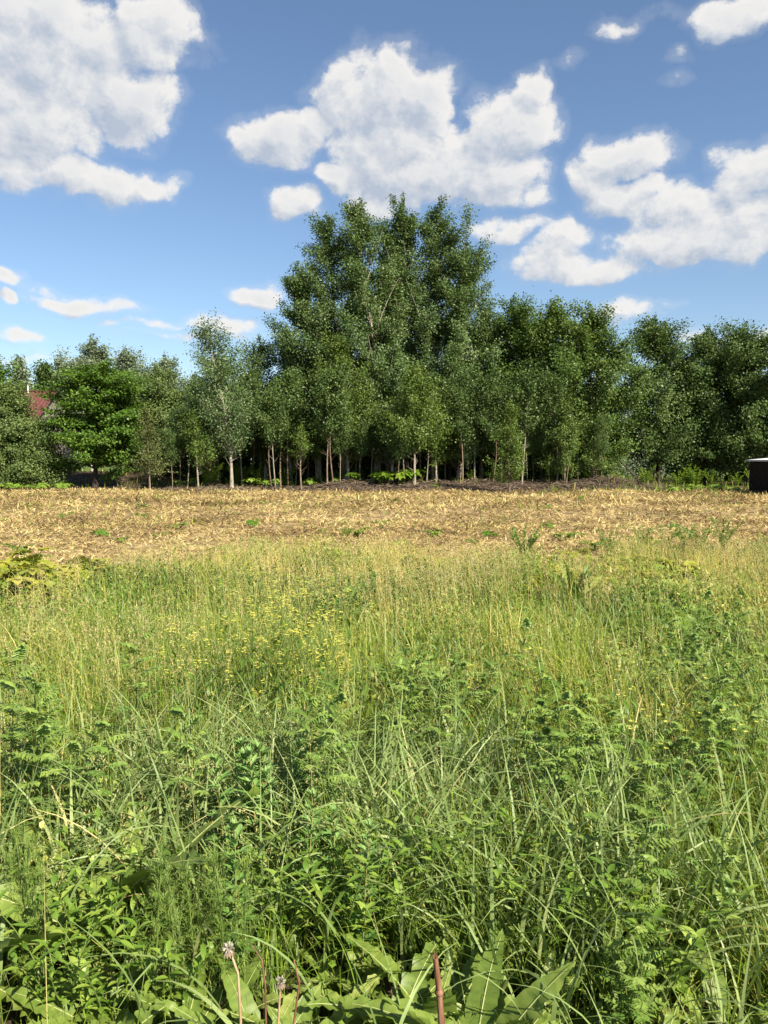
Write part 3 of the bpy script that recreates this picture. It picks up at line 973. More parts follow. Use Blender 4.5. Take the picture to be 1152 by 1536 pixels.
def rotx(V, a):
    c_, s_ = math.cos(a), math.sin(a)
    return V @ np.array([[1, 0, 0], [0, c_, s_], [0, -s_, c_]])


def pinnate(mb, L, n, lw, ll, a0, a1, place, rnd, g, lobes=2):
    """A feather leaf: midrib plus pairs of toothed leaflets; place() moves it onto the stem."""
    s = np.linspace(0, 1, n + 2)
    ang = a0 + (a1 - a0) * s
    ds = L / (n + 1)
    x = np.concatenate([[0], np.cumsum(np.cos(ang[:-1]) * ds)])
    z = np.concatenate([[0], np.cumsum(np.sin(ang[:-1]) * ds)])
    mid = np.stack([x, 0 * x, z], -1)
    hw = np.full(n + 2, lw * .10)
    V = np.stack([mid + np.array([0, 1, 0]) * hw[:, None], mid - np.array([0, 1, 0]) * hw[:, None]], 1).reshape(-1, 3)
    i_ = np.arange(n + 1) * 2
    mb.add(place(V), np.stack([i_, i_ + 1, i_ + 3, i_ + 2], -1), rnd)
    for k in range(1, n + 1):
        f = math.sin(math.pi * (.12 + .86 * s[k]) ** .8) ** .7
        l = ll * max(f, .15)
        for sg in (-1, 1):
            V, F = ribbon(l, lw * .5 * (.5 + .5 * f), 6, g.normal() * .15, -.25 + g.normal() * .2, lobes, .45, .2, 0, (.6, .8), 0, g)
            V = rotx(V, g.normal() * .25)
            V = rotz(V, sg * (1.05 + g.normal() * .12))
            V = roty(V, -ang[k])
            mb.add(place(V + mid[k]), F, np.clip(rnd + g.normal() * .12, 0, 1))
    V, F = ribbon(ll * .45, lw * .5, 5, 0, -.2, 2, .4, .2, 0, (.6, .8), 0, g)
    mb.add(place(roty(V, -ang[-1]) + mid[-1]), F, rnd)


def curved_stem(H, g, bend=.08, n=8):
    a = g.uniform(0, 6.28)
    e = np.array([math.cos(a) * bend * H, math.sin(a) * bend * H, H])
    return spline(np.array([0, 0, -.03]), np.array([0, 0, H * .55]), e, n)


def on_curve(pts, f):
    k = f * (len(pts) - 1)
    i_ = min(int(k), len(pts) - 2)
    return pts[i_] * (1 - (k - i_)) + pts[i_ + 1] * (k - i_)


def mk_tansy(seed):
    g = np.random.default_rng(seed)
    t = thing('tansy_plant', 'x', 'plant')
    H = g.uniform(.55, .75)
    pts = curved_stem(H, g)
    sb = MB()
    tube(sb, pts, np.linspace(.0045, .002, len(pts)), 5, .4)
    fbm_ = MB()
    n = 17
    for k in range(n):
        f = .22 + .78 * k / (n - 1)
        o = on_curve(pts, f)
        a = k * 2.4 + g.normal() * .3
        Lf = .17 * (1 - .45 * f) * g.uniform(.8, 1.15)
        e0 = .30 + .55 * f ** 2 + g.normal() * .15
        pinnate(fbm_, Lf, 8, .020, .052 * (1 - .35 * f), e0, e0 - .55, lambda V, a=a, o=o: rotz(V, a) + o, float(np.clip(.40 + .4 * f + g.normal() * .15, 0, 1)), g)
    sb.build('stem', M['stem'], t)
    fbm_.build('foliage', M['tansy'], t)
    return t


def mk_mugwort(seed):
    g = np.random.default_rng(seed)
    t = thing('mugwort_plant', 'x', 'plant')
    H = g.uniform(.55, .75)
    pts = curved_stem(H, g, .05)
    sb, fo = MB(), MB()
    tube(sb, pts, np.linspace(.005, .002, len(pts)), 5, .9)
    n = 26
    for k in range(n):
        f = .2 + .8 * (k / (n - 1))
        o = on_curve(pts, f)
        a = k * 2.4 + g.normal() * .3
        Lf = .125 * (1.1 - .65 * f) * g.uniform(.8, 1.2)
        e0 = .30 + .55 * f + g.normal() * .15
        r0 = float(np.clip(.25 + .55 * f + g.normal() * .12, 0, 1))
        pl = lambda V, a=a, o=o: rotz(V, a) + o
        for sg, sc in ((0, 1), (-1, .72), (1, .72), (-1, .5), (1, .5)):
            V, F = ribbon(Lf * sc, .014 * (1.1 - .3 * f), 6, e0, e0 - .5, 2, .35, .3, 0, (.75, .8), 0, g)
            shift = np.array([math.cos(e0), 0, math.sin(e0)]) * Lf * (.30 if sc > .6 else .12) * (sg != 0)
            V = rotz(V, sg * .65) + shift
            fo.add(pl(V), F, np.clip(r0 + g.normal() * .1, 0, 1))
    for k in range(10):
        V, F = ribbon(.045, .007, 5, 1.1 + g.normal() * .2, .9, 0, 0, .4, 0, (.8, .9), 0, g)
        fo.add(rotz(V, k * 2.4) + pts[-1], F, .86)
    sb.build('stem', M['stem'], t)
    fo.build('foliage', M['mugwort'], t)
    return t


def mk_rosette(seed, name, nl, L, W, teeth, depth, matn, rise=(.5, 1.2), shape=(.62, .75), pet=.08, fold=.25, curl=(.5, 1.3)):
    """Dock or dandelion: every leaf is a part of its own."""
    g = np.random.default_rng(seed)
    t = thing(name, 'x', 'plant')
    for k in range(nl):
        mb_ = MB()
        a0 = g.uniform(*rise)
        l = L * g.uniform(.75, 1.15)
        nn = 6 * teeth if teeth else 14
        V, F = ribbon(l, W * g.uniform(.85, 1.1), nn, a0, a0 - g.uniform(*curl), teeth, depth, fold + g.normal() * .08, .13, shape, pet, g)
        # pale midrib as a slim raised strip along the leaf
        V = rotx(V, g.normal() * .25)
        V = rotz(V, k * 6.283 / nl + g.normal() * .25)
        V = V + np.array([0, 0, .01])
        ns_ = nn - 1
        stripe = .06 * np.where(np.arange(ns_) % 2 == 0, 1, -1) * (np.arange(ns_) < ns_ * .95)
        mb_.add(V, F, np.clip(.45 + g.normal() * .2 + np.concatenate([stripe, stripe]), 0, 1))
        lf = mb_.build('leaf', M[matn], t, smooth=True)
        rb = MB()
        mid = V.reshape(-1, 3, 3)[:, 1]
        q = len(mid) - 2
        tube(rb, mid[:q] + np.array([0, 0, .0012]), np.linspace(.0032, .0008, q), 4, 1.0)
        rb.build('midrib', M['rib'], lf, smooth=True)
    return t


def dup_deep(root, loc, rz, sc, label, group):
    r = root.copy()
    COL.objects.link(r)
    r.location = tuple(float(c) for c in loc)
    r.rotation_euler = (0, 0, rz)
    r.scale = (sc, sc, sc)
    r['label'] = label
    if group:
        r['group'] = group
    if root.name not in KIDS:
        KIDS[root.name] = [(c, kids(c)) for c in kids(root)]
    for ch, gs in KIDS[root.name]:
        c = ch.copy()
        COL.objects.link(c)
        c.parent = r
        for q in gs:
            d = q.copy()
            COL.objects.link(d)
            d.parent = c
    return r


M['rib'] = leaf_mat('rib', [(0, (.20, .26, .08)), (1, (.30, .34, .13))], .1, .5, .3)


def mk_feather(seed):
    g = np.random.default_rng(seed)
    t = thing('mayweed_plant', 'x', 'plant')
    pts = curved_stem(.5, g, .06)
    sb, fo = MB(), MB()
    tube(sb, pts, np.linspace(.003, .0015, len(pts)), 5, .3)
    for k in range(22):
        f = .25 + .75 * k / 21
        o = on_curve(pts, f)
        a, e0 = k * 2.4, .5 + g.normal() * .25 + .4 * f
        Lf = .12 * (1 - .4 * f)
        for q in range(9):
            s = q / 9
            b_ = np.array([math.cos(e0) * Lf * s, 0, math.sin(e0) * Lf * s])
            for w_ in range(4):
                V, F = ribbon(.034 * (1.1 - s), .0011, 3, e0 + g.normal() * .7, e0 + g.normal() * .7, 0, 0, .1, 0, (.5, .3), 0, g)
                fo.add(rotz(rotz(V, g.normal() * .9) + b_, a) + o, F, g.random())
    sb.build('stem', M['stem'], t)
    fo.build('foliage', M['feather'], t)
    return t


def flower_heads(mb_, C, size, g):
    n = len(C)
    for q in range(4):
        a = q * math.pi / 2 + g.random(n)
        dx = np.stack([np.cos(a), np.sin(a), np.full(n, .25)], -1) * size
        sx = np.stack([-np.sin(a), np.cos(a), 0 * a], -1) * size * .5
        V = np.stack([C, C + dx * .6 + sx, C + dx, C + dx * .6 - sx], 1)
        mb_.add(V.reshape(-1, 3), np.arange(n * 4).reshape(n, 4), g.random(n))


def mk_rocket(seed, H=.75, nbr=5, nf=5, fs=.0088):
    g = np.random.default_rng(seed)
    t = thing('yellow_wildflower', 'x', 'wildflower')
    pts = curved_stem(H, g, .08)
    sb, fo = MB(), MB()
    tube(sb, pts, np.linspace(.0035, .0015, len(pts)), 5, .35)
    tips = [pts[-1]]
    for k in range(nbr):
        o = on_curve(pts, .5 + .42 * k / nbr)
        a = k * 2.4
        e = o + np.array([math.cos(a) * .09, math.sin(a) * .09, .17]) * g.uniform(.8, 1.4)
        tube(sb, spline(o, (o + e) / 2 + np.array([math.cos(a), math.sin(a), -.3]) * .02, e, 5), np.linspace(.002, .001, 5), 4, .3)
        tips.append(e)
    for tp in tips:
        C = tp + np.clip(g.normal(size=(nf, 3)), -1.3, 1.3) * np.array([.009, .009, .014])
        fl = MB()
        flower_heads(fl, C, fs, g)
        fl.build('flower_head', M['yellow'], t)
    for k in range(10):
        o = on_curve(pts, .08 + .75 * k / 10)
        V, F = ribbon(.085 * g.uniform(.6, 1.2), .011, 6, .9 + g.normal() * .2, .1, 2, .35, .3, 0, (.8, .8), 0, g)
        fo.add(rotz(V, k * 2.4 + g.normal() * .3) + o, F, g.random())
    sb.build('stem', M['stem'], t)
    fo.build('foliage', M['bright'], t)
    return t


def palmate(mb_, o, L, a, e0, g, rnd, W=.30):
    """Big hogweed leaf: five toothed lobes on a stalk."""
    ends = np.array([math.cos(a) * math.cos(e0), math.sin(a) * math.cos(e0), math.sin(e0)]) * L * .75
    c = o + ends
    tilt = g.uniform(-.70, .05)
    for sg, sc in ((0, 1), (-.75, .85), (.75, .85), (-1.55, .62), (1.55, .62)):
        V, F = ribbon(L * .62 * sc, L * W * .62, 13, .25 + g.normal() * .12, -.45, 4, .38, .22, .04, (.7, .7), 0, g)
        mb_.add(rotz(roty(rotz(V, sg), tilt), a) + c, F, np.clip(rnd + g.normal() * .1, 0, 1))
    return c


def mk_hogweed(seed, matn, nl=7, L=.38, rise=(.7, 1.25), name='hogweed_plant'):
    g = np.random.default_rng(seed)
    t = thing(name, 'x', 'plant')
    sb, fo = MB(), MB()
    for k in range(nl):
        a, e0 = k * 2.4 + g.normal() * .2, g.uniform(*rise)
        c = palmate(fo, np.zeros(3), L * g.uniform(.75, 1.2), a, e0, g, g.uniform(.2, .85))
        tube(sb, spline(np.array([0, 0, -.02]), c * np.array([.4, .4, .6]), c, 5), np.linspace(.008, .004, 5), 5, .4)
    sb.build('stem', M['stem'], t)
    fo.build('foliage', M[matn], t, smooth=True)
    return t


def mk_bush(seed, matn, H=.45, name='leafy_weed', n=22, leaf=(.06, .014), cat='plant'):
    """Low many stemmed weed."""
    g = np.random.default_rng(seed)
    t = thing(name, 'x', cat)
    sb, fo = MB(), MB()
    for s in range(7):
        a = s * 2.4
        e = np.array([math.cos(a) * H * .45, math.sin(a) * H * .45, H * g.uniform(.75, 1.1)])
        pts = spline(np.array([0, 0, -.02]), e * np.array([.3, .3, .6]), e, 6)
        tube(sb, pts, np.linspace(.0035, .0015, 6), 4, .3)
        for k in range(n):
            o = on_curve(pts, .2 + .8 * k / (n - 1))
            V, F = ribbon(leaf[0] * g.uniform(.7, 1.3), leaf[1], 5, .6 + g.normal() * .4, -.2, 0, 0, .3, 0, (.8, .9), 0, g)
            fo.add(rotz(V, k * 2.4 + g.normal() * .4) + o, F, g.random())
    sb.build('stem', M['stem'], t)
    fo.build('foliage', M[matn], t)
    return t


class Pool:
    def __init__(self, protos_, deep=False):
        self.p, self.k, self.deep = protos_, 0, deep

    def put(self, loc, sc, label, group, rz=None):
        k = self.k
        self.k += 1
        rz = random.uniform(0, 6.28) if rz is None else rz
        loc = np.array(loc, float)
        loc[2] = gz(loc)
        if k < len(self.p):
            o = self.p[k]
            # children are looked up before the source moves
            o.location = tuple(float(c) for c in loc)
            o.rotation_euler = (0, 0, rz)
            o.scale = (sc, sc, sc)
            return tag(o, label, None, group)
        src = self.p[k % len(self.p)]
        return (dup_deep if self.deep else dup)(src, loc, rz, sc, label, group)


tansy = Pool([mk_tansy(200 + k) for k in range(5)])
mugw = Pool([mk_mugwort(220 + k) for k in range(4)])
dock = Pool([mk_rosette(240 + k, 'dock_plant', 7, .34, .042, 5, .13, 'dock', (.75, 1.35), (.75, .8), .14) for k in range(4)], True)
dand = Pool([mk_rosette(250 + k, 'dandelion_plant', 9, .30, .044, 6, .50, 'dock', (.45, 1.15), (.55, .7), .06, .2) for k in range(4)], True)
mayw = Pool([mk_feather(260 + k) for k in range(2)])
rock = Pool([mk_rocket(270 + k) for k in range(5)])
butt = Pool([mk_rocket(280 + k, .55, 2, 1, .011) for k in range(3)])
hog = Pool([mk_hogweed(290 + k, 'bright', 7, .38, (.95, 1.4)) for k in range(3)])
hogd = Pool([mk_hogweed(296 + k, 'weed', 9, .30) for k in range(3)])
lem = Pool([mk_hogweed(300 + k, 'lemon', 7, .34, (.55, 1.25), 'butterbur_plant') for k in range(3)])
bush = Pool([mk_bush(310 + k, 'tansy') for k in range(3)])
vet = Pool([mk_bush(320 + k, 'weed', .40, 'leafy_weed', 16, (.055, .0085)) for k in range(3)])


def cluster(pool, u, v, n, su, sv, h, scr, label, group, seed, D=None):
    g = np.random.default_rng(seed)
    for k in range(n):
        uu, vv = u + g.normal() * su, v + g.normal() * sv
        p_ = at(uu, 700, D + g.normal() * sv) if D else on_h(uu, min(max(vv, 760), 1700), h)
        pool.put(p_, g.uniform(*scr), label, group)


# tansy stands
cluster(tansy, 870, 1095, 14, 60, 28, .45, (.75, .98), 'dark feathery tansy in the stand right of centre in the meadow', 'tansy stand right of centre', 1)
cluster(tansy, 1080, 1085, 12, 50, 45, .45, (.75, 1.0), 'feathery tansy in the stand at the right edge of the meadow', 'tansy stand at the right edge', 2)
cluster(tansy, 70, 1130, 15, 65, 35, .48, (.85, 1.1), 'feathery tansy in the stand at the left edge of the meadow', 'tansy stand at the left edge', 3)
cluster(tansy, 640, 1075, 10, 60, 30, .42, (.7, .95), 'short feathery tansy among grass in the middle of the meadow', 'tansy in the middle of the meadow', 4)
cluster(tansy, 1040, 1240, 7, 80, 35, .42, (.65, .85), 'feathery tansy among broad grass in the right foreground', 'tansy in the right foreground', 5)
cluster(tansy, 1060, 960, 16, 70, 28, .42, (.75, 1.0), 'far tansy in the loose stand behind the right edge stand', 'far tansy on the right', 6)
cluster(tansy, 480, 1140, 8, 40, 30, .45, (.8, 1.0), 'feathery tansy beside the silvery mugwort left of centre', 'tansy beside the mugwort', 7)
cluster(tansy, 960, 1455, 3, 12, 12, .30, (.55, .65), 'low silvery feather leaved tansy at the bottom right', 'low tansy at the bottom', 8)
# mugwort
cluster(mugw, 385, 1165, 7, 26, 22, .45, (.7, .88), 'silvery blue green mugwort in the clump left of centre', 'mugwort clump left of centre', 11)
cluster(mugw, 500, 1215, 3, 60, 40, .42, (.62, .85), 'green mugwort on dark stems in the middle foreground', 'mugwort in the middle foreground', 12)
cluster(mugw, 350, 1270, 3, 60, 35, .38, (.55, .75), 'leafy mugwort below the silvery clump', 'mugwort below the silvery clump', 13)
cluster(mugw, 980, 1200, 2, 60, 30, .4, (.6, .75), 'mugwort among tansy in the right foreground', 'mugwort in the right foreground', 14)
# feathery mayweed
cluster(mayw, 285, 1330, 7, 38, 30, .40, (.8, 1.05), 'thread leaved soft mayweed left of centre in the foreground', 'mayweed left of centre', 15)
cluster(mayw, 35, 1265, 5, 25, 25, .42, (.8, 1.0), 'thread leaved soft mayweed at the left edge', 'mayweed at the left edge', 16)
# yellow flowers
cluster(rock, 430, 930, 44, 60, 32, .65, (.8, 1.15), 'slender yellow wildflower in the big patch left of centre', 'yellow wildflower patch', 21)
cluster(rock, 340, 980, 8, 60, 40, .6, (.8, 1.1), 'yellow wildflower straggling left of the big patch', 'yellow wildflowers beside the patch', 22)
cluster(butt, 950, 1030, 22, 110, 35, .45, (.8, 1.1), 'small yellow buttercup scattered in the right of the meadow', 'buttercups on the right', 23)
cluster(butt, 1050, 1130, 8, 60, 25, .45, (.8, 1.1), 'small yellow buttercup between the right tansy plants', 'buttercups between tansy', 24)
cluster(butt, 480, 1010, 8, 60, 20, .45, (.8, 1.0), 'small yellow buttercup below the big yellow patch', 'buttercups below the patch', 25)
# hogweed and broad leaved weeds along the field edge
fan = Pool([mk_rosette(245, 'hogweed_plant', 14, .60, .065, 6, .30, 'bright_weed', (.70, 1.40), (.6, .75), .12, .2, (.1, .5))], True)
fan.put(on_h(864, 868, .30), .92, 'bright green fan shaped hogweed rosette alone at the edge of the dry field', None, .4)
cluster(hog, 590, 722, 18, 28, .7, .55, (1.5, 2.2), 'sunlit large leaved hogweed in the patch under the aspens', 'sunlit hogweed under the aspens', 31, 43.2)
cluster(hogd, 430, 722, 22, 80, .9, .5, (1.4, 2.1), 'shaded large leaved hogweed under the birch and poplars', 'shaded hogweed under the trees', 32, 46.0)
cluster(hogd, 30, 741, 12, 34, .9, .4, (1.1, 1.7), 'pale large leaved weed at the foot of the left hedge', 'weeds at the foot of the left hedge', 33, 40.5)
cluster(hogd, 1040, 745, 10, 60, .8, .3, (.9, 1.3), 'leafy weed on the field edge beside the shed', 'weeds near the shed', 34, 39.5)
cluster(lem, 55, 850, 24, 45, 14, .30, (.75, 1.15), 'yellow leaved butterbur wilting at the left edge', 'yellow butterbur at the left edge', 35)
cluster(lem, 170, 838, 9, 40, 10, .30, (.65, .95), 'yellowing butterbur between the left edge and the tall grass', 'yellow butterbur in the left grass', 36)
cluster(lem, 730, 838, 14, 90, 15, .32, (.65, 1.0), 'small yellowing butterbur on the edge of the dry field', 'small yellow butterbur mid edge', 37)
cluster(lem, 950, 836, 9, 50, 9, .32, (.65, 1.0), 'yellowing butterbur right of the bright hogweed rosette', 'yellow butterbur right of the rosette', 38)
cluster(hogd, 1050, 850, 18, 75, 22, .42, (.7, 1.05), 'broad leaved weed in the green strip at the right field edge', 'broad weeds at the right field edge', 39)
cluster(hogd, 1000, 925, 14, 80, 20, .42, (.6, .9), 'broad leaved weed among beige grass on the right', 'broad weeds in the beige grass', 40)
cluster(bush, 800, 806, 3, 9, .15, .3, (1.0, 1.25), 'small dark bushy weed at the edge of the dry field', 'dark bushy weeds at the field edge', 41, 12.0)
cluster(bush, 515, 905, 6, 16, 7, .35, (.9, 1.2), 'dark bushy weed right of the yellow patch', 'dark bushy weeds by the yellow patch', 42)
cluster(bush, 640, 1020, 6, 45, 14, .35, (.8, 1.1), 'dark bushy weed in the middle of the meadow', 'dark bushy weeds mid meadow', 43)
cluster(bush, 1010, 788, 9, 55, .6, .3, (.9, 1.3), 'green bushy weed on the far edge of the meadow at right', 'green bushy weeds far right edge', 44, 13.2)
bram = Pool([mk_bush(330 + k, 'weed', 1.0, 'bramble_bush', 26, (.13, .045), 'bush') for k in range(3)])
cluster(bram, 350, 0, 12, 70, 1.0, 0, (.7, 1.3), 'low dark bramble at the feet of the birch and poplars', 'brambles under the poplars', 61, 46.0)
cluster(bram, 570, 0, 10, 70, .8, 0, (.6, 1.0), 'low bramble behind the sunlit hogweed under the aspens', 'brambles under the aspens', 62, 47.5)
cluster(bram, 800, 0, 14, 75, .9, 0, (.6, 1.2), 'low bramble under the alders left of the gap', 'brambles under the alders', 63, 45.5)
cluster(bram, 1050, 0, 12, 60, .9, 0, (.7, 1.3), 'low bramble under the dull alders beside the shed', 'brambles beside the shed', 64, 44.5)
stub = Pool([mk_hogweed(340 + k, 'bright', 6, .16, (.4, 1.0), 'stubble_weed') for k in range(3)])
g_ = np.random.default_rng(66)
for (u_, v_, n_, su_, sd_, lab_, gr_) in (
        (200, 15.0, 10, 130, 2.2, 'small green weed sprouting from the stubble on the left', 'weeds in the left stubble'),
        (600, 15.5, 10, 110, 2.0, 'small green weed sprouting from the stubble in the middle', 'weeds in the middle stubble'),
        (960, 15.0, 16, 110, 2.0, 'small green weed sprouting from the stubble on the right', 'weeds in the right stubble'),
        (500, 27.0, 12, 300, 4.5, 'small green weed sprouting far out in the dry field', 'weeds far out in the dry field'),
        (880, 37.0, 14, 110, 1.5, 'small green weed at the back of the dry field before the soil bank', 'weeds before the soil bank')):
    for k in range(n_):
        stub.put(at(u_ + g_.normal() * su_, 700, v_ + g_.normal() * sd_), g_.uniform(.8, 1.7), lab_, gr_)
# bottom foreground
cluster(vet, 230, 1320, 6, 90, 30, .35, (.8, 1.1), 'leafy weed with oblong leaves in the left foreground', 'leafy weeds in the left foreground', 51)
cluster(vet, 520, 1290, 6, 120, 30, .35, (.8, 1.1), 'leafy weed with oblong leaves in the middle foreground', 'leafy weeds in the middle foreground', 52)
cluster(vet, 850, 1310, 6, 120, 35, .35, (.8, 1.1), 'leafy weed with oblong leaves in the right foreground', 'leafy weeds in the right foreground', 53)

dock.put(on_h(145, 1330, .26), 1.95, 'dock with one tall pale leaf standing up in the left foreground', None, 1.2)
dock.put(on_h(158, 1460, .2), .95, 'dock with a pale leaf left of the spent dandelion stalks', None, 2.2)
dock.put(on_h(660, 1500, .14), 1.1, 'dock with a green upright leaf beside the red brown stalk', None, .6)
dock.put(on_h(712, 1540, .18), 1.1, 'dock with broad shaded leaves right of the red brown stalk', None, 3.0)
dock.put(on_h(390, 1540, .16), .9, 'dock with crinkled pale leaves beside the spent dandelion stalks', None, 4.0)
dock.put(on_h(1010, 1560, .18), .9, 'small dock in the bottom right corner of the meadow', None, 5.0)
dand.put(on_h(590, 1500, .14), 1.15, 'dandelion rosette with big toothed leaves left of the red brown stalk', None, 2.6)
dand.put(on_h(470, 1535, .14), 1.0, 'dandelion rosette with toothed leaves right of the crinkled dock', None, 1.0)
dand.put(on_h(195, 1500, .13), 1.05, 'dandelion rosette with toothed leaves in the left foreground', None, .2)
dand.put(on_h(60, 1490, .13), 1.0, 'dandelion rosette with toothed leaves in the bottom left corner', None, 4.2)
dand.put(on_h(260, 1560, .13), 1.1, 'dandelion rosette at the bottom between the left ones and the stalks', None, 3.1)
dand.put(on_h(620, 1590, .10), 1.0, 'dandelion rosette at the bottom under the red brown stalk', None, 5.1)
dand.put(on_h(860, 1545, .12), .85, 'dandelion rosette half hidden by grass at the bottom right', None, 1.9)
dand.put(on_h(530, 1430, .14), .8, 'smaller dandelion rosette above the big toothed one', None, .9)


dock.put(on_h(330, 1480, .2), .9, 'dock with upright leaves behind the spent dandelion stalks', None, 2.9)
dock.put(on_h(800, 1490, .2), .9, 'dock with narrow leaves among grass right of the broad shaded dock', None, .9)
dock.put(on_h(1090, 1480, .2), .9, 'dock with narrow leaves near the right edge at the bottom', None, 3.3)
dand.put(on_h(130, 1570, .13), 1.05, 'dandelion rosette at the very bottom left below the pale dock', None, 2.2)
dand.put(on_h(370, 1610, .11), 1.0, 'dandelion rosette at the foot of the spent dandelion stalks', None, 1.4)
dand.put(on_h(740, 1590, .12), 1.0, 'dandelion rosette at the bottom right of the red brown stalk', None, 4.4)
dand.put(on_h(970, 1600, .12), 1.0, 'dandelion rosette below the low silvery tansy', None, 3.9)
dand.put(on_h(500, 1600, .11), 1.1, 'dandelion rosette at the bottom between two larger ones', None, 5.6)


# spent dandelion stalks and the broken dock stalk
def stalk(name, label, cat, pts, r0, r1, mat_, head=None, headmat='fluff', group=None):
    pts = np.array(pts)
    base = pts[0].copy()
    t_ = thing(name, label, cat, base, 0, group)
    mb_ = MB()
    n_ = 10
    q = np.array([on_curve(pts - base, f) for f in np.linspace(0, 1, n_)])
    tube(mb_, q, np.linspace(r0, r1, n_), 8)
    if r0 > .006:            # swollen joint and a splintered end
        for f_ in (.30, .62):
            c_ = on_curve(q, f_)
            dq = norm(on_curve(q, f_ + .02) - c_)
            tube(mb_, [c_ - dq * .006, c_ - dq * .002, c_ + dq * .002, c_ + dq * .006], [r0 * .8, r0 * 1.22, r0 * 1.2, r0 * .8], 8)
        for k in range(7):
            a_ = k * .9
            o_ = q[-1] + np.array([math.cos(a_), math.sin(a_), -.6]) * r1 * .75
            tube(mb_, [o_, o_ + np.array([math.cos(a_) * .001, math.sin(a_) * .001, .004 + .010 * ((k * 37) % 5) / 5])], [r1 * .38, r1 * .08], 4)
    mb_.build('stem', M[mat_], t_, smooth=True)
    if head:
        g_ = np.random.default_rng(int(abs(base[0]) * 1000))
        hb = MB()
        c_ = q[-1]
        for k in range(90):
            d_ = norm(g_.normal(size=3) + np.array([0, 0, .5]))
            e_ = c_ + d_ * head * g_.uniform(.5, 1)
            s_ = norm(np.cross(d_, g_.normal(size=3))) * head * .10
            hb.add([c_, c_ + (e_ - c_) * .7 + s_, e_, c_ + (e_ - c_) * .7 - s_], [(0, 1, 2, 3)], g_.random())
        hb.build('seed_head', M[headmat], t_)
        bb = MB()
        for k in range(12):
            V, F = ribbon(head * 1.1, head * .18, 5, -.3, -1.4, 0, 0, .3, 0, (.8, .9), 0, g_)
            bb.add(rotz(V, k * .52) + c_ - np.array([0, 0, head * .3]), F, .2)
        bb.build('bract', M['twig'], t_)
    return t_


def px_path(lst, D):
    return [at(u, v, D) for (u, v) in lst]


stalk('spent_dandelion', 'tallest spent dandelion with a pale shrivelled head on a bent brown stalk', 'seed head',
      px_path([(362, 1640), (361, 1530), (357, 1460), (343, 1422)], 1.50), .0032, .0022, 'dry_stem', .016)
stalk('spent_dandelion', 'short spent dandelion with a pinkish head right of the tallest one', 'seed head',
      px_path([(416, 1640), (417, 1540), (421, 1472)], 1.46), .0028, .0020, 'dry_stem', .013)
stalk('bare_stalk', 'thin red brown bare stalk between the spent dandelions and the toothed leaves', 'stalk',
      px_path([(434, 1640), (440, 1540), (449, 1475), (441, 1440)], 1.50), .0026, .0014, 'red_stem')
stalk('bare_stalk', 'thin dark bare stalk behind the spent dandelions', 'stalk',
      px_path([(400, 1600), (398, 1480), (393, 1440), (378, 1418)], 1.62), .0024, .0012, 'red_stem')
t = stalk('broken_stalk', 'thick broken red brown dock stalk in front of the toothed leaves', 'stalk',
          px_path([(668, 1660), (663, 1540), (658, 1480), (653, 1436)], 1.38), .0072, .0052, 'red_stem')
stalk('plantain_stalk', 'lone yellow green upright stalk rising from the meadow left of centre', 'stalk',
      [*px_path([(322, 1330), (322, 1165), (321, 1100), (318, 1045)], 2.9)], .004, .002, 'stem', None)


# ------------------------------------------------------------------ grasses (stuff)
def wedge(n, y0, y1, g, k=.60, m_=2.0, power=1.0):
    """Random points in the visible wedge of the meadow between two distances."""
    out_x, out_y = [], []
    need = n
    y = y0 + (y1 - y0) * g.random(n * 3) ** power
    wmax = k * y1 + m_
    x = g.uniform(-wmax, wmax, n * 3)
    ok = np.abs(x) < k * y + m_
    return x[ok][:n], y[ok][:n]


def blades(mb_, x, y, z, H, W, az_, lean_, bend_, seg, rnd, g):
    n = len(x)
    s = np.linspace(0, 1, seg + 1)
    ang = lean_[:, None] + bend_[:, None] * s[None] ** 1.3      # angle from vertical
    ds = (H / seg)[:, None]
    rx = np.concatenate([np.zeros((n, 1)), np.cumsum(np.sin(ang[:, :-1]) * ds, 1)], 1)
    rz_ = np.concatenate([np.zeros((n, 1)), np.cumsum(np.cos(ang[:, :-1]) * ds, 1)], 1)
    ca, sa = np.cos(az_)[:, None], np.sin(az_)[:, None]
    cx, cy, cz = x[:, None] + rx * ca, y[:, None] + rx * sa, z[:, None] + rz_
    w = W[:, None] * .5 * np.clip(np.minimum(.55 + s * 2, (1.04 - s) * 1.6), .05, 1)[None]
    tw = g.normal(size=n)[:, None] * .9 * s[None]
    ux, uy, uz = -sa * np.cos(tw), ca * np.cos(tw), np.sin(tw)
    Lv = np.stack([cx + ux * w, cy + uy * w, cz + uz * w], -1)
    Rv = np.stack([cx - ux * w, cy - uy * w, cz - uz * w], -1)
    V = np.stack([Lv, Rv], 2).reshape(-1, 3)
    k_ = seg + 1
    base = (np.arange(n) * k_ * 2)[:, None]
    i_ = np.arange(seg)[None] * 2
    F = np.stack([base + i_, base + i_ + 1, base + i_ + 3, base + i_ + 2], -1).reshape(-1, 4)
    mb_.add(V, F, np.repeat(rnd, seg))
    return np.stack([cx[:, -1], cy[:, -1], cz[:, -1]], -1)


def edge_y(x):
    """Far edge of the tall meadow grass."""
    return 10.3 + 1.9 * np.exp(-((x + 1.2) / 1.3) ** 2) + 1.2 * np.clip((x - 2.5) / 2, 0, 1) - 2.1 * np.clip((-x - 3.0) / 1.2, 0, 1) + (fbm(x * 1.1, x * 0 + 3.3, 3) - .5) * 4.5


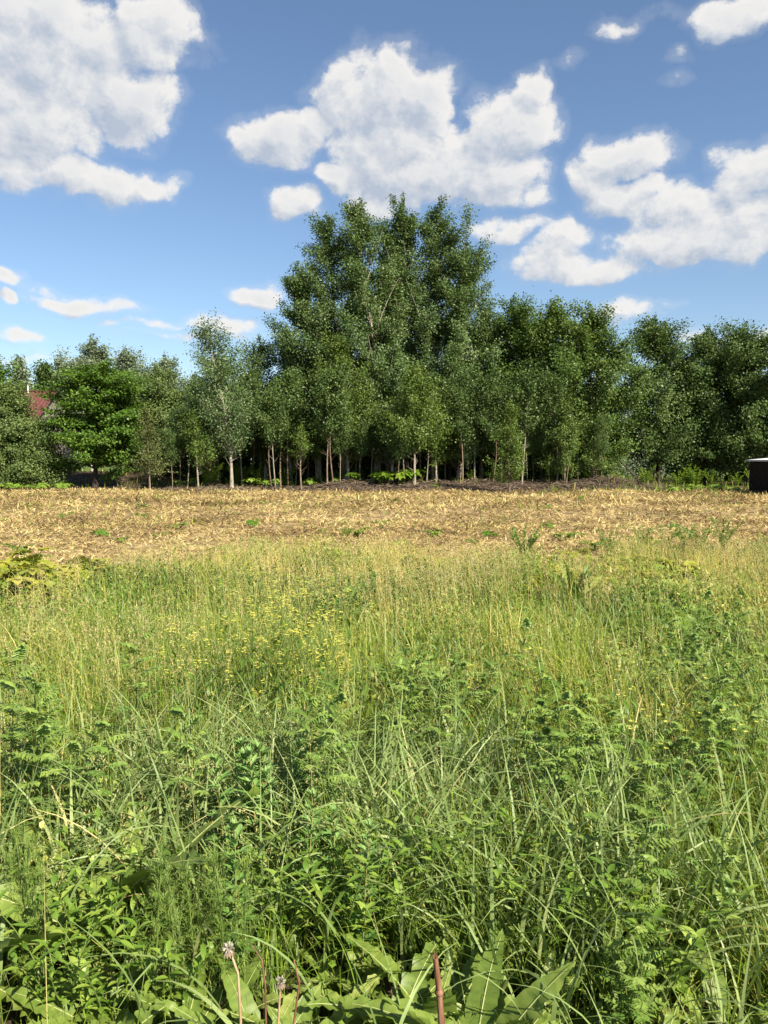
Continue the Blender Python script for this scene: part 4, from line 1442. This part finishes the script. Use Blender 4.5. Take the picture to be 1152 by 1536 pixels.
def dryness(x, y):
    n = fbm(x * .75 + 4, y * .75, 3)
    n2 = fbm(x * 2.3 + 40, y * 2.3, 2)
    far = np.clip((y - 2.2) / 7.5, 0, 1)
    n3 = fbm(x * .28 + 11, y * .5 + 2, 2)
    return np.clip(.30 * np.exp(-((x - .2) / 1.9) ** 2 - ((y - 10.3) / 1.5) ** 2) + .06 + .52 * far + (n - .5) * 1.0 + (n2 - .5) * .6 + (n3 - .5) * .8, 0, 1)


ROS = np.array([(o.location.x, o.location.y) for o in bpy.data.objects if o.parent is None and o.name.startswith(('dock_plant', 'dandelion_plant'))])


BRD = np.array([(o.location.x, o.location.y) for o in bpy.data.objects if o.parent is None and o.name.startswith(('butterbur_plant', 'hogweed_plant')) and o.location.y < 20])


def crowded(x, y, keepf=.10):
    # the broad rosettes smother most of the grass on their patch
    hit = np.zeros(len(x), bool)
    for (rx_, ry_) in ROS:
        hit |= ((x - rx_) / .20) ** 2 + ((y - ry_ + .10) / .28) ** 2 < 1
    for (rx_, ry_) in BRD:
        hit |= ((x - rx_) / .17) ** 2 + ((y - ry_ + .22) / .42) ** 2 < 1
    return hit & (np.random.default_rng(3).random(len(x)) > keepf)


gq = np.random.default_rng(77)
# fine meadow grass
mb = MB()
for (n, y0, y1, hw_, wd, sg) in ((46000, .75, 3.2, (.26, .50), .0034, 6), (66000, 3.0, 6.5, (.28, .55), .0048, 5), (90000, 6.0, 16.0, (.24, .52), .0068, 4)):
    x, y = wedge(n, y0, y1, gq, power=.85)
    keep = y < edge_y(x) + gq.normal(size=len(x)) * .35 + np.where(gq.random(len(x)) < .22, 5.0 * gq.random(len(x)) * fbm(x * .9, y * .9 + 70, 2), 0)
    clump = fbm(x * 1.7 + 9, y * 1.7, 2)
    fine = fbm(x * 5.5 + 19, y * 5.5 + 3, 2)
    keep &= gq.random(len(x)) < np.clip((.2 + 1.3 * clump) * (.25 + 1.5 * fine), 0, 1)
    keep &= ~crowded(x, y)
    x, y = x[keep], y[keep]
    n = len(x)
    H = gq.uniform(*hw_, n) * np.clip(1.06 - (y - 6) * .05, .72, 1) * (.72 + .6 * fbm(x * .6 + 2, y * .6 + 8, 2))
    H = H * np.clip(.45 + (y - 1.4) * .55, .42, 1) * np.clip(.6 + .9 * clump[keep], .6, 1.25)
    dr = dryness(x, y)
    rnd = np.clip(dr * .66 + gq.normal(size=n) * .17 + .12, 0, 1)
    wind = 2.6 + gq.normal(size=n) * 1.9 + 3.0 * (fbm(x * 1.4 + 77, y * 1.4, 2) - .5)
    blades(mb, x, y, ground_z(x, y) - .01, H, wd * gq.uniform(.6, 1.4, n), wind, np.abs(gq.normal(size=n)) * .45, np.abs(gq.normal(size=n)) * 1.6, sg, rnd, gq)
tag(mb.build('grass', M['grass']), 'fine green and straw coloured meadow grass', 'grass', kind='stuff')

# broad bluish couch grass near the camera
mb = MB()
x, y = wedge(25000, .75, 3.6, gq, power=.9)
dn = fbm(x * 1.5 + 3, y * 1.5 + 3, 2)
keep = gq.random(len(x)) < np.clip((dn - .28) * 2.6, .08, 1)
keep &= ~crowded(x, y, .12)
x, y = x[keep], y[keep]
n = len(x)
blades(mb, x, y, ground_z(x, y), gq.uniform(.34, .74, n) * np.clip(.5 + (y - 1.3) * .55, .45, 1), gq.uniform(.0065, .0150, n), gq.uniform(0, 6.28, n), np.abs(gq.normal(size=n)) * .25,
       gq.uniform(.4, 2.2, n), 8, np.clip(.45 + gq.normal(size=n) * .22, 0, 1), gq)
x, y = wedge(3600, 3.4, 6.5, gq)
n = len(x)
blades(mb, x, y, ground_z(x, y), gq.uniform(.35, .62, n), gq.uniform(.006, .011, n), gq.uniform(0, 6.28, n), np.abs(gq.normal(size=n)) * .25,
       gq.uniform(.3, 1.8, n), 6, np.clip(.55 + gq.normal(size=n) * .22, 0, 1), gq)
tag(mb.build('couch_grass', M['couch']), 'broad arching blue green couch grass blades', 'grass', kind='stuff')

# flowering grass with airy panicles
mb = MB()
x, y = wedge(21000, 1.7, 12.5, gq, power=.8)
pn = fbm(x * .9 + 21, y * .9 + 5, 3)
keep = (gq.random(len(x)) < np.clip((pn - .36) * 3.4, .04, 1) * np.clip((y - 1.2) / 3.2, .06, 1)) & (y < edge_y(x)) & ~crowded(x, y, .3)
x, y = x[keep], y[keep]
n = len(x)
H = gq.uniform(.48, .74, n) * np.clip(1.05 - (y - 6) * .05, .72, 1)
pr = np.clip(gq.normal(size=n) * .22 + .30 + .35 * fbm(x * .8, y * .8 + 50, 2), 0, 1)
tips = blades(mb, x, y, ground_z(x, y), H, np.where(y > 6, .0038, .0024), 2.8 + gq.normal(size=n) * .9, np.abs(gq.normal(size=n)) * .18, np.abs(gq.normal(size=n)) * .5, 4, pr * .6, gq)
near = tips[:, 1] < 4.2
for part, K, l0, l1, kx in ((tips[near], 46, .0030, .0065, .24), (tips[~near], 24, .0050, .0115, .20)):
    tip = np.repeat(part, K, 0)
    m_ = len(tip)
    f_ = gq.random(m_)[:, None]
    back = np.stack([np.full(m_, .25), np.full(m_, -.1), np.full(m_, -1.0)], -1) * .15 * f_
    C = tip + back + gq.normal(size=(m_, 3)) * np.array([.022, .022, .012]) * (.35 + .9 * f_)
    d = norm(gq.normal(size=(m_, 3)) + np.array([0, 0, .8]))
    s = norm(np.cross(d, gq.normal(size=(m_, 3))))
    ll = gq.uniform(l0, l1, m_)[:, None]
    V = np.stack([C - d * ll, C + s * ll * kx, C + d * ll, C - s * ll * kx], 1)
    mb.add(V.reshape(-1, 3), np.arange(m_ * 4).reshape(-1, 4), np.repeat(pr[near] if K == 46 else pr[~near], K))
tag(mb.build('flowering_grass', M['panicle']), 'haze of beige flowering grass panicles over the meadow', 'grass', kind='stuff')

# low leafy undergrowth
mb = MB()
x, y = wedge(52000, .75, 7.5, gq, power=.75)
n = len(x)
un = fbm(x * 1.3 + 60, y * 1.3, 2)
keep = (gq.random(n) < np.clip((un - .25) * 2.2, .1, 1)) & ~crowded(x, y, .25)
x, y = x[keep], y[keep]
n = len(x)
zc = ground_z(x, y) + gq.random(n) ** .8 * (.08 + .22 * fbm(x * 2 + 7, y * 2, 2)) * np.clip(.35 + (y - 1.4) * .6, .3, 1)
C = np.stack([x, y, zc], -1)
leaves(mb, C, .036, np.zeros(3), np.clip(.5 + gq.normal(size=n) * .25, 0, 1), gq, .5, 0)
tag(mb.build('undergrowth', M['weed']), 'low mixed leafy undergrowth between the grass', 'undergrowth', kind='stuff')

# leafy tops mixed through the meadow
mb = MB()
x, y = wedge(20000, 2.4, 12.5, gq, power=.8)
wn_ = fbm(x * 1.1 + 90, y * 1.1 + 12, 3)
keep = (gq.random(len(x)) < np.clip((wn_ - .40) * 4.0, .12, 1)) & (y < edge_y(x) + .3)
x, y = x[keep], y[keep]
n = len(x)
top_ = gq.uniform(.24, .54, n)
tone = np.clip(.45 + (fbm(x * .9 + 33, y * .9, 2) - .5) * 1.6 + gq.normal(size=n) * .18, 0, 1)
K = 9
f_ = np.tile(np.linspace(.25, 1, K), n)
az_ = np.repeat(gq.uniform(0, 6.28, n), K) + np.tile(np.arange(K) * 2.4, n)
xx, yy, tt_ = np.repeat(x, K), np.repeat(y, K), np.repeat(top_, K)
blades(mb, xx, yy, ground_z(xx, yy) + tt_ * f_ * .8, np.repeat(gq.uniform(.035, .12, n), K) * (1.2 - .5 * f_), np.repeat(gq.uniform(.006, .022, n), K), az_, gq.uniform(.3, 1.3, n * K),
       gq.uniform(.2, 1.0, n * K), 4, np.clip(np.repeat(tone, K) + gq.normal(size=n * K) * .1, 0, 1), gq)
tag(mb.build('meadow_weeds', M['bright_weed']), 'leafy bright green weeds mixed through the meadow grass', 'weeds', kind='stuff')

# dry cut stalks on the far field
mb = MB()
x, y = wedge(135000, 9.0, 44.0, gq, .62, 1.5, 1.0)
xn, yn = wedge(70000, 8.0, 20.0, gq, .62, 1.5, 1.0)
x, y = np.concatenate([x, xn]), np.concatenate([y, yn])
keep = (y > edge_y(x) - 1.2) & (gq.random(len(x)) < np.clip((38.2 + 2.2 * fbm(x, y, 2) + 3.0 * np.clip((-4 - x) / 3, 0, 1) + 2.5 * np.clip((x - 14) / 3, 0, 1) - y) / 1.6, .05, 1)) & (gq.random(len(x)) < np.clip(-.25 + 2.3 * fbm(x * 1.1, y * 1.5, 3), .12, 1))
x, y = x[keep], y[keep]
n = len(x)
a = gq.uniform(0, 6.28, n)
el_ = gq.normal(size=n) * .40
d = np.stack([np.cos(a) * np.cos(el_), np.sin(a) * np.cos(el_), np.sin(el_)], -1)
L = gq.uniform(.03, .125, n)[:, None] * np.clip(y / 22, .7, 1.3)[:, None]
s = norm(np.cross(d, gq.normal(size=(n, 3)) * .5 + np.array([0, 0, 1])))
w = gq.uniform(.006, .017, n)[:, None] * np.clip(y / 20, .7, 1.4)[:, None]
C = np.stack([x, y, ground_z(x, y) + np.abs(np.sin(el_)) * L[:, 0] + gq.random(n) * .05], -1)
V = np.stack([C - d * L - s * w * .6, C - d * L * .1 - s * w, C + d * L, C - d * L * .1 + s * w], 1)
sr = np.clip(.42 + gq.normal(size=n) * .22 + (fbm(x * .5, y * .5, 3) - .5) * 1.1 + (fbm(x * .9 + 50, y * 2.6, 2) - .5) * .9, 0, .93)
sr = np.where(gq.random(n) < .02 + .12 * np.clip((fbm(x * .7 + 8, y * .7, 2) - .55) * 5, 0, 1), 1.0, sr)
mb.add(V.reshape(-1, 3), np.arange(n * 4).reshape(-1, 4), sr)
tag(mb.build('straw_litter', M['straw']), 'cut dry straw coloured stalks covering the far field', 'straw', kind='stuff')

# rough grass and weeds along the foot of the trees and sprouting through the stubble
mb = MB()
x = gq.uniform(-30, 32, 30000)
y = gq.uniform(34.5, 66, 30000)
den = np.clip((x - 8) / 5, 0, 1) * np.exp(-((y - 40.0) / 3.4) ** 2) + .7 * np.clip((y - 45) / 3, 0, 1)
den = np.maximum(den, .12 * np.exp(-((y - 43.0) / 1.5) ** 2))
keep = gq.random(len(x)) < den
x, y = x[keep], y[keep]
x2, y2 = wedge(9000, 12, 38, gq, .62, 1)
k2 = gq.random(len(x2)) < np.clip((fbm(x2 * .9 + 3, y2 * .9, 2) - .50) * 4, 0, 1)
x2, y2 = x2[k2], y2[k2]
x, y = np.concatenate([x, x2]), np.concatenate([y, y2])
n = len(x)
H = gq.uniform(.18, .55, n) * np.where(y < 37.5, .45, 1)
blades(mb, x, y, ground_z(x, y) - .02, H, gq.uniform(.012, .03, n), gq.uniform(0, 6.28, n), np.abs(gq.normal(size=n)) * .3, np.abs(gq.normal(size=n)) * .8, 3,
       np.clip(.30 + gq.normal(size=n) * .2, 0, 1), gq)
tag(mb.build('rough_grass', M['grass']), 'rough grass along the foot of the trees', 'grass', kind='stuff')

# twigs and clods on the turned soil
mb = MB()
x = gq.uniform(-12, 16, 5200)
y = 41.9 + gq.normal(size=5200) * 1.5
n = len(x)
a = gq.uniform(0, 6.28, n)
d = np.stack([np.cos(a), np.sin(a), gq.normal(size=n) * .25], -1)
L = gq.uniform(.08, .45, n)[:, None]
s = norm(np.cross(d, np.array([0, 0, 1.0]) + gq.normal(size=(n, 3)) * .4))
w = gq.uniform(.010, .03, n)[:, None]
C = np.stack([x, y, ground_z(x, y) + .03 + gq.random(n) * .08], -1)
V = np.stack([C - d * L, C - s * w, C + d * L, C + s * w], 1)
mb.add(V.reshape(-1, 3), np.arange(n * 4).reshape(-1, 4), gq.random(n))
tag(mb.build('twig_litter', M['deadwood']), 'broken twigs littering the dark turned soil', 'litter', kind='stuff')
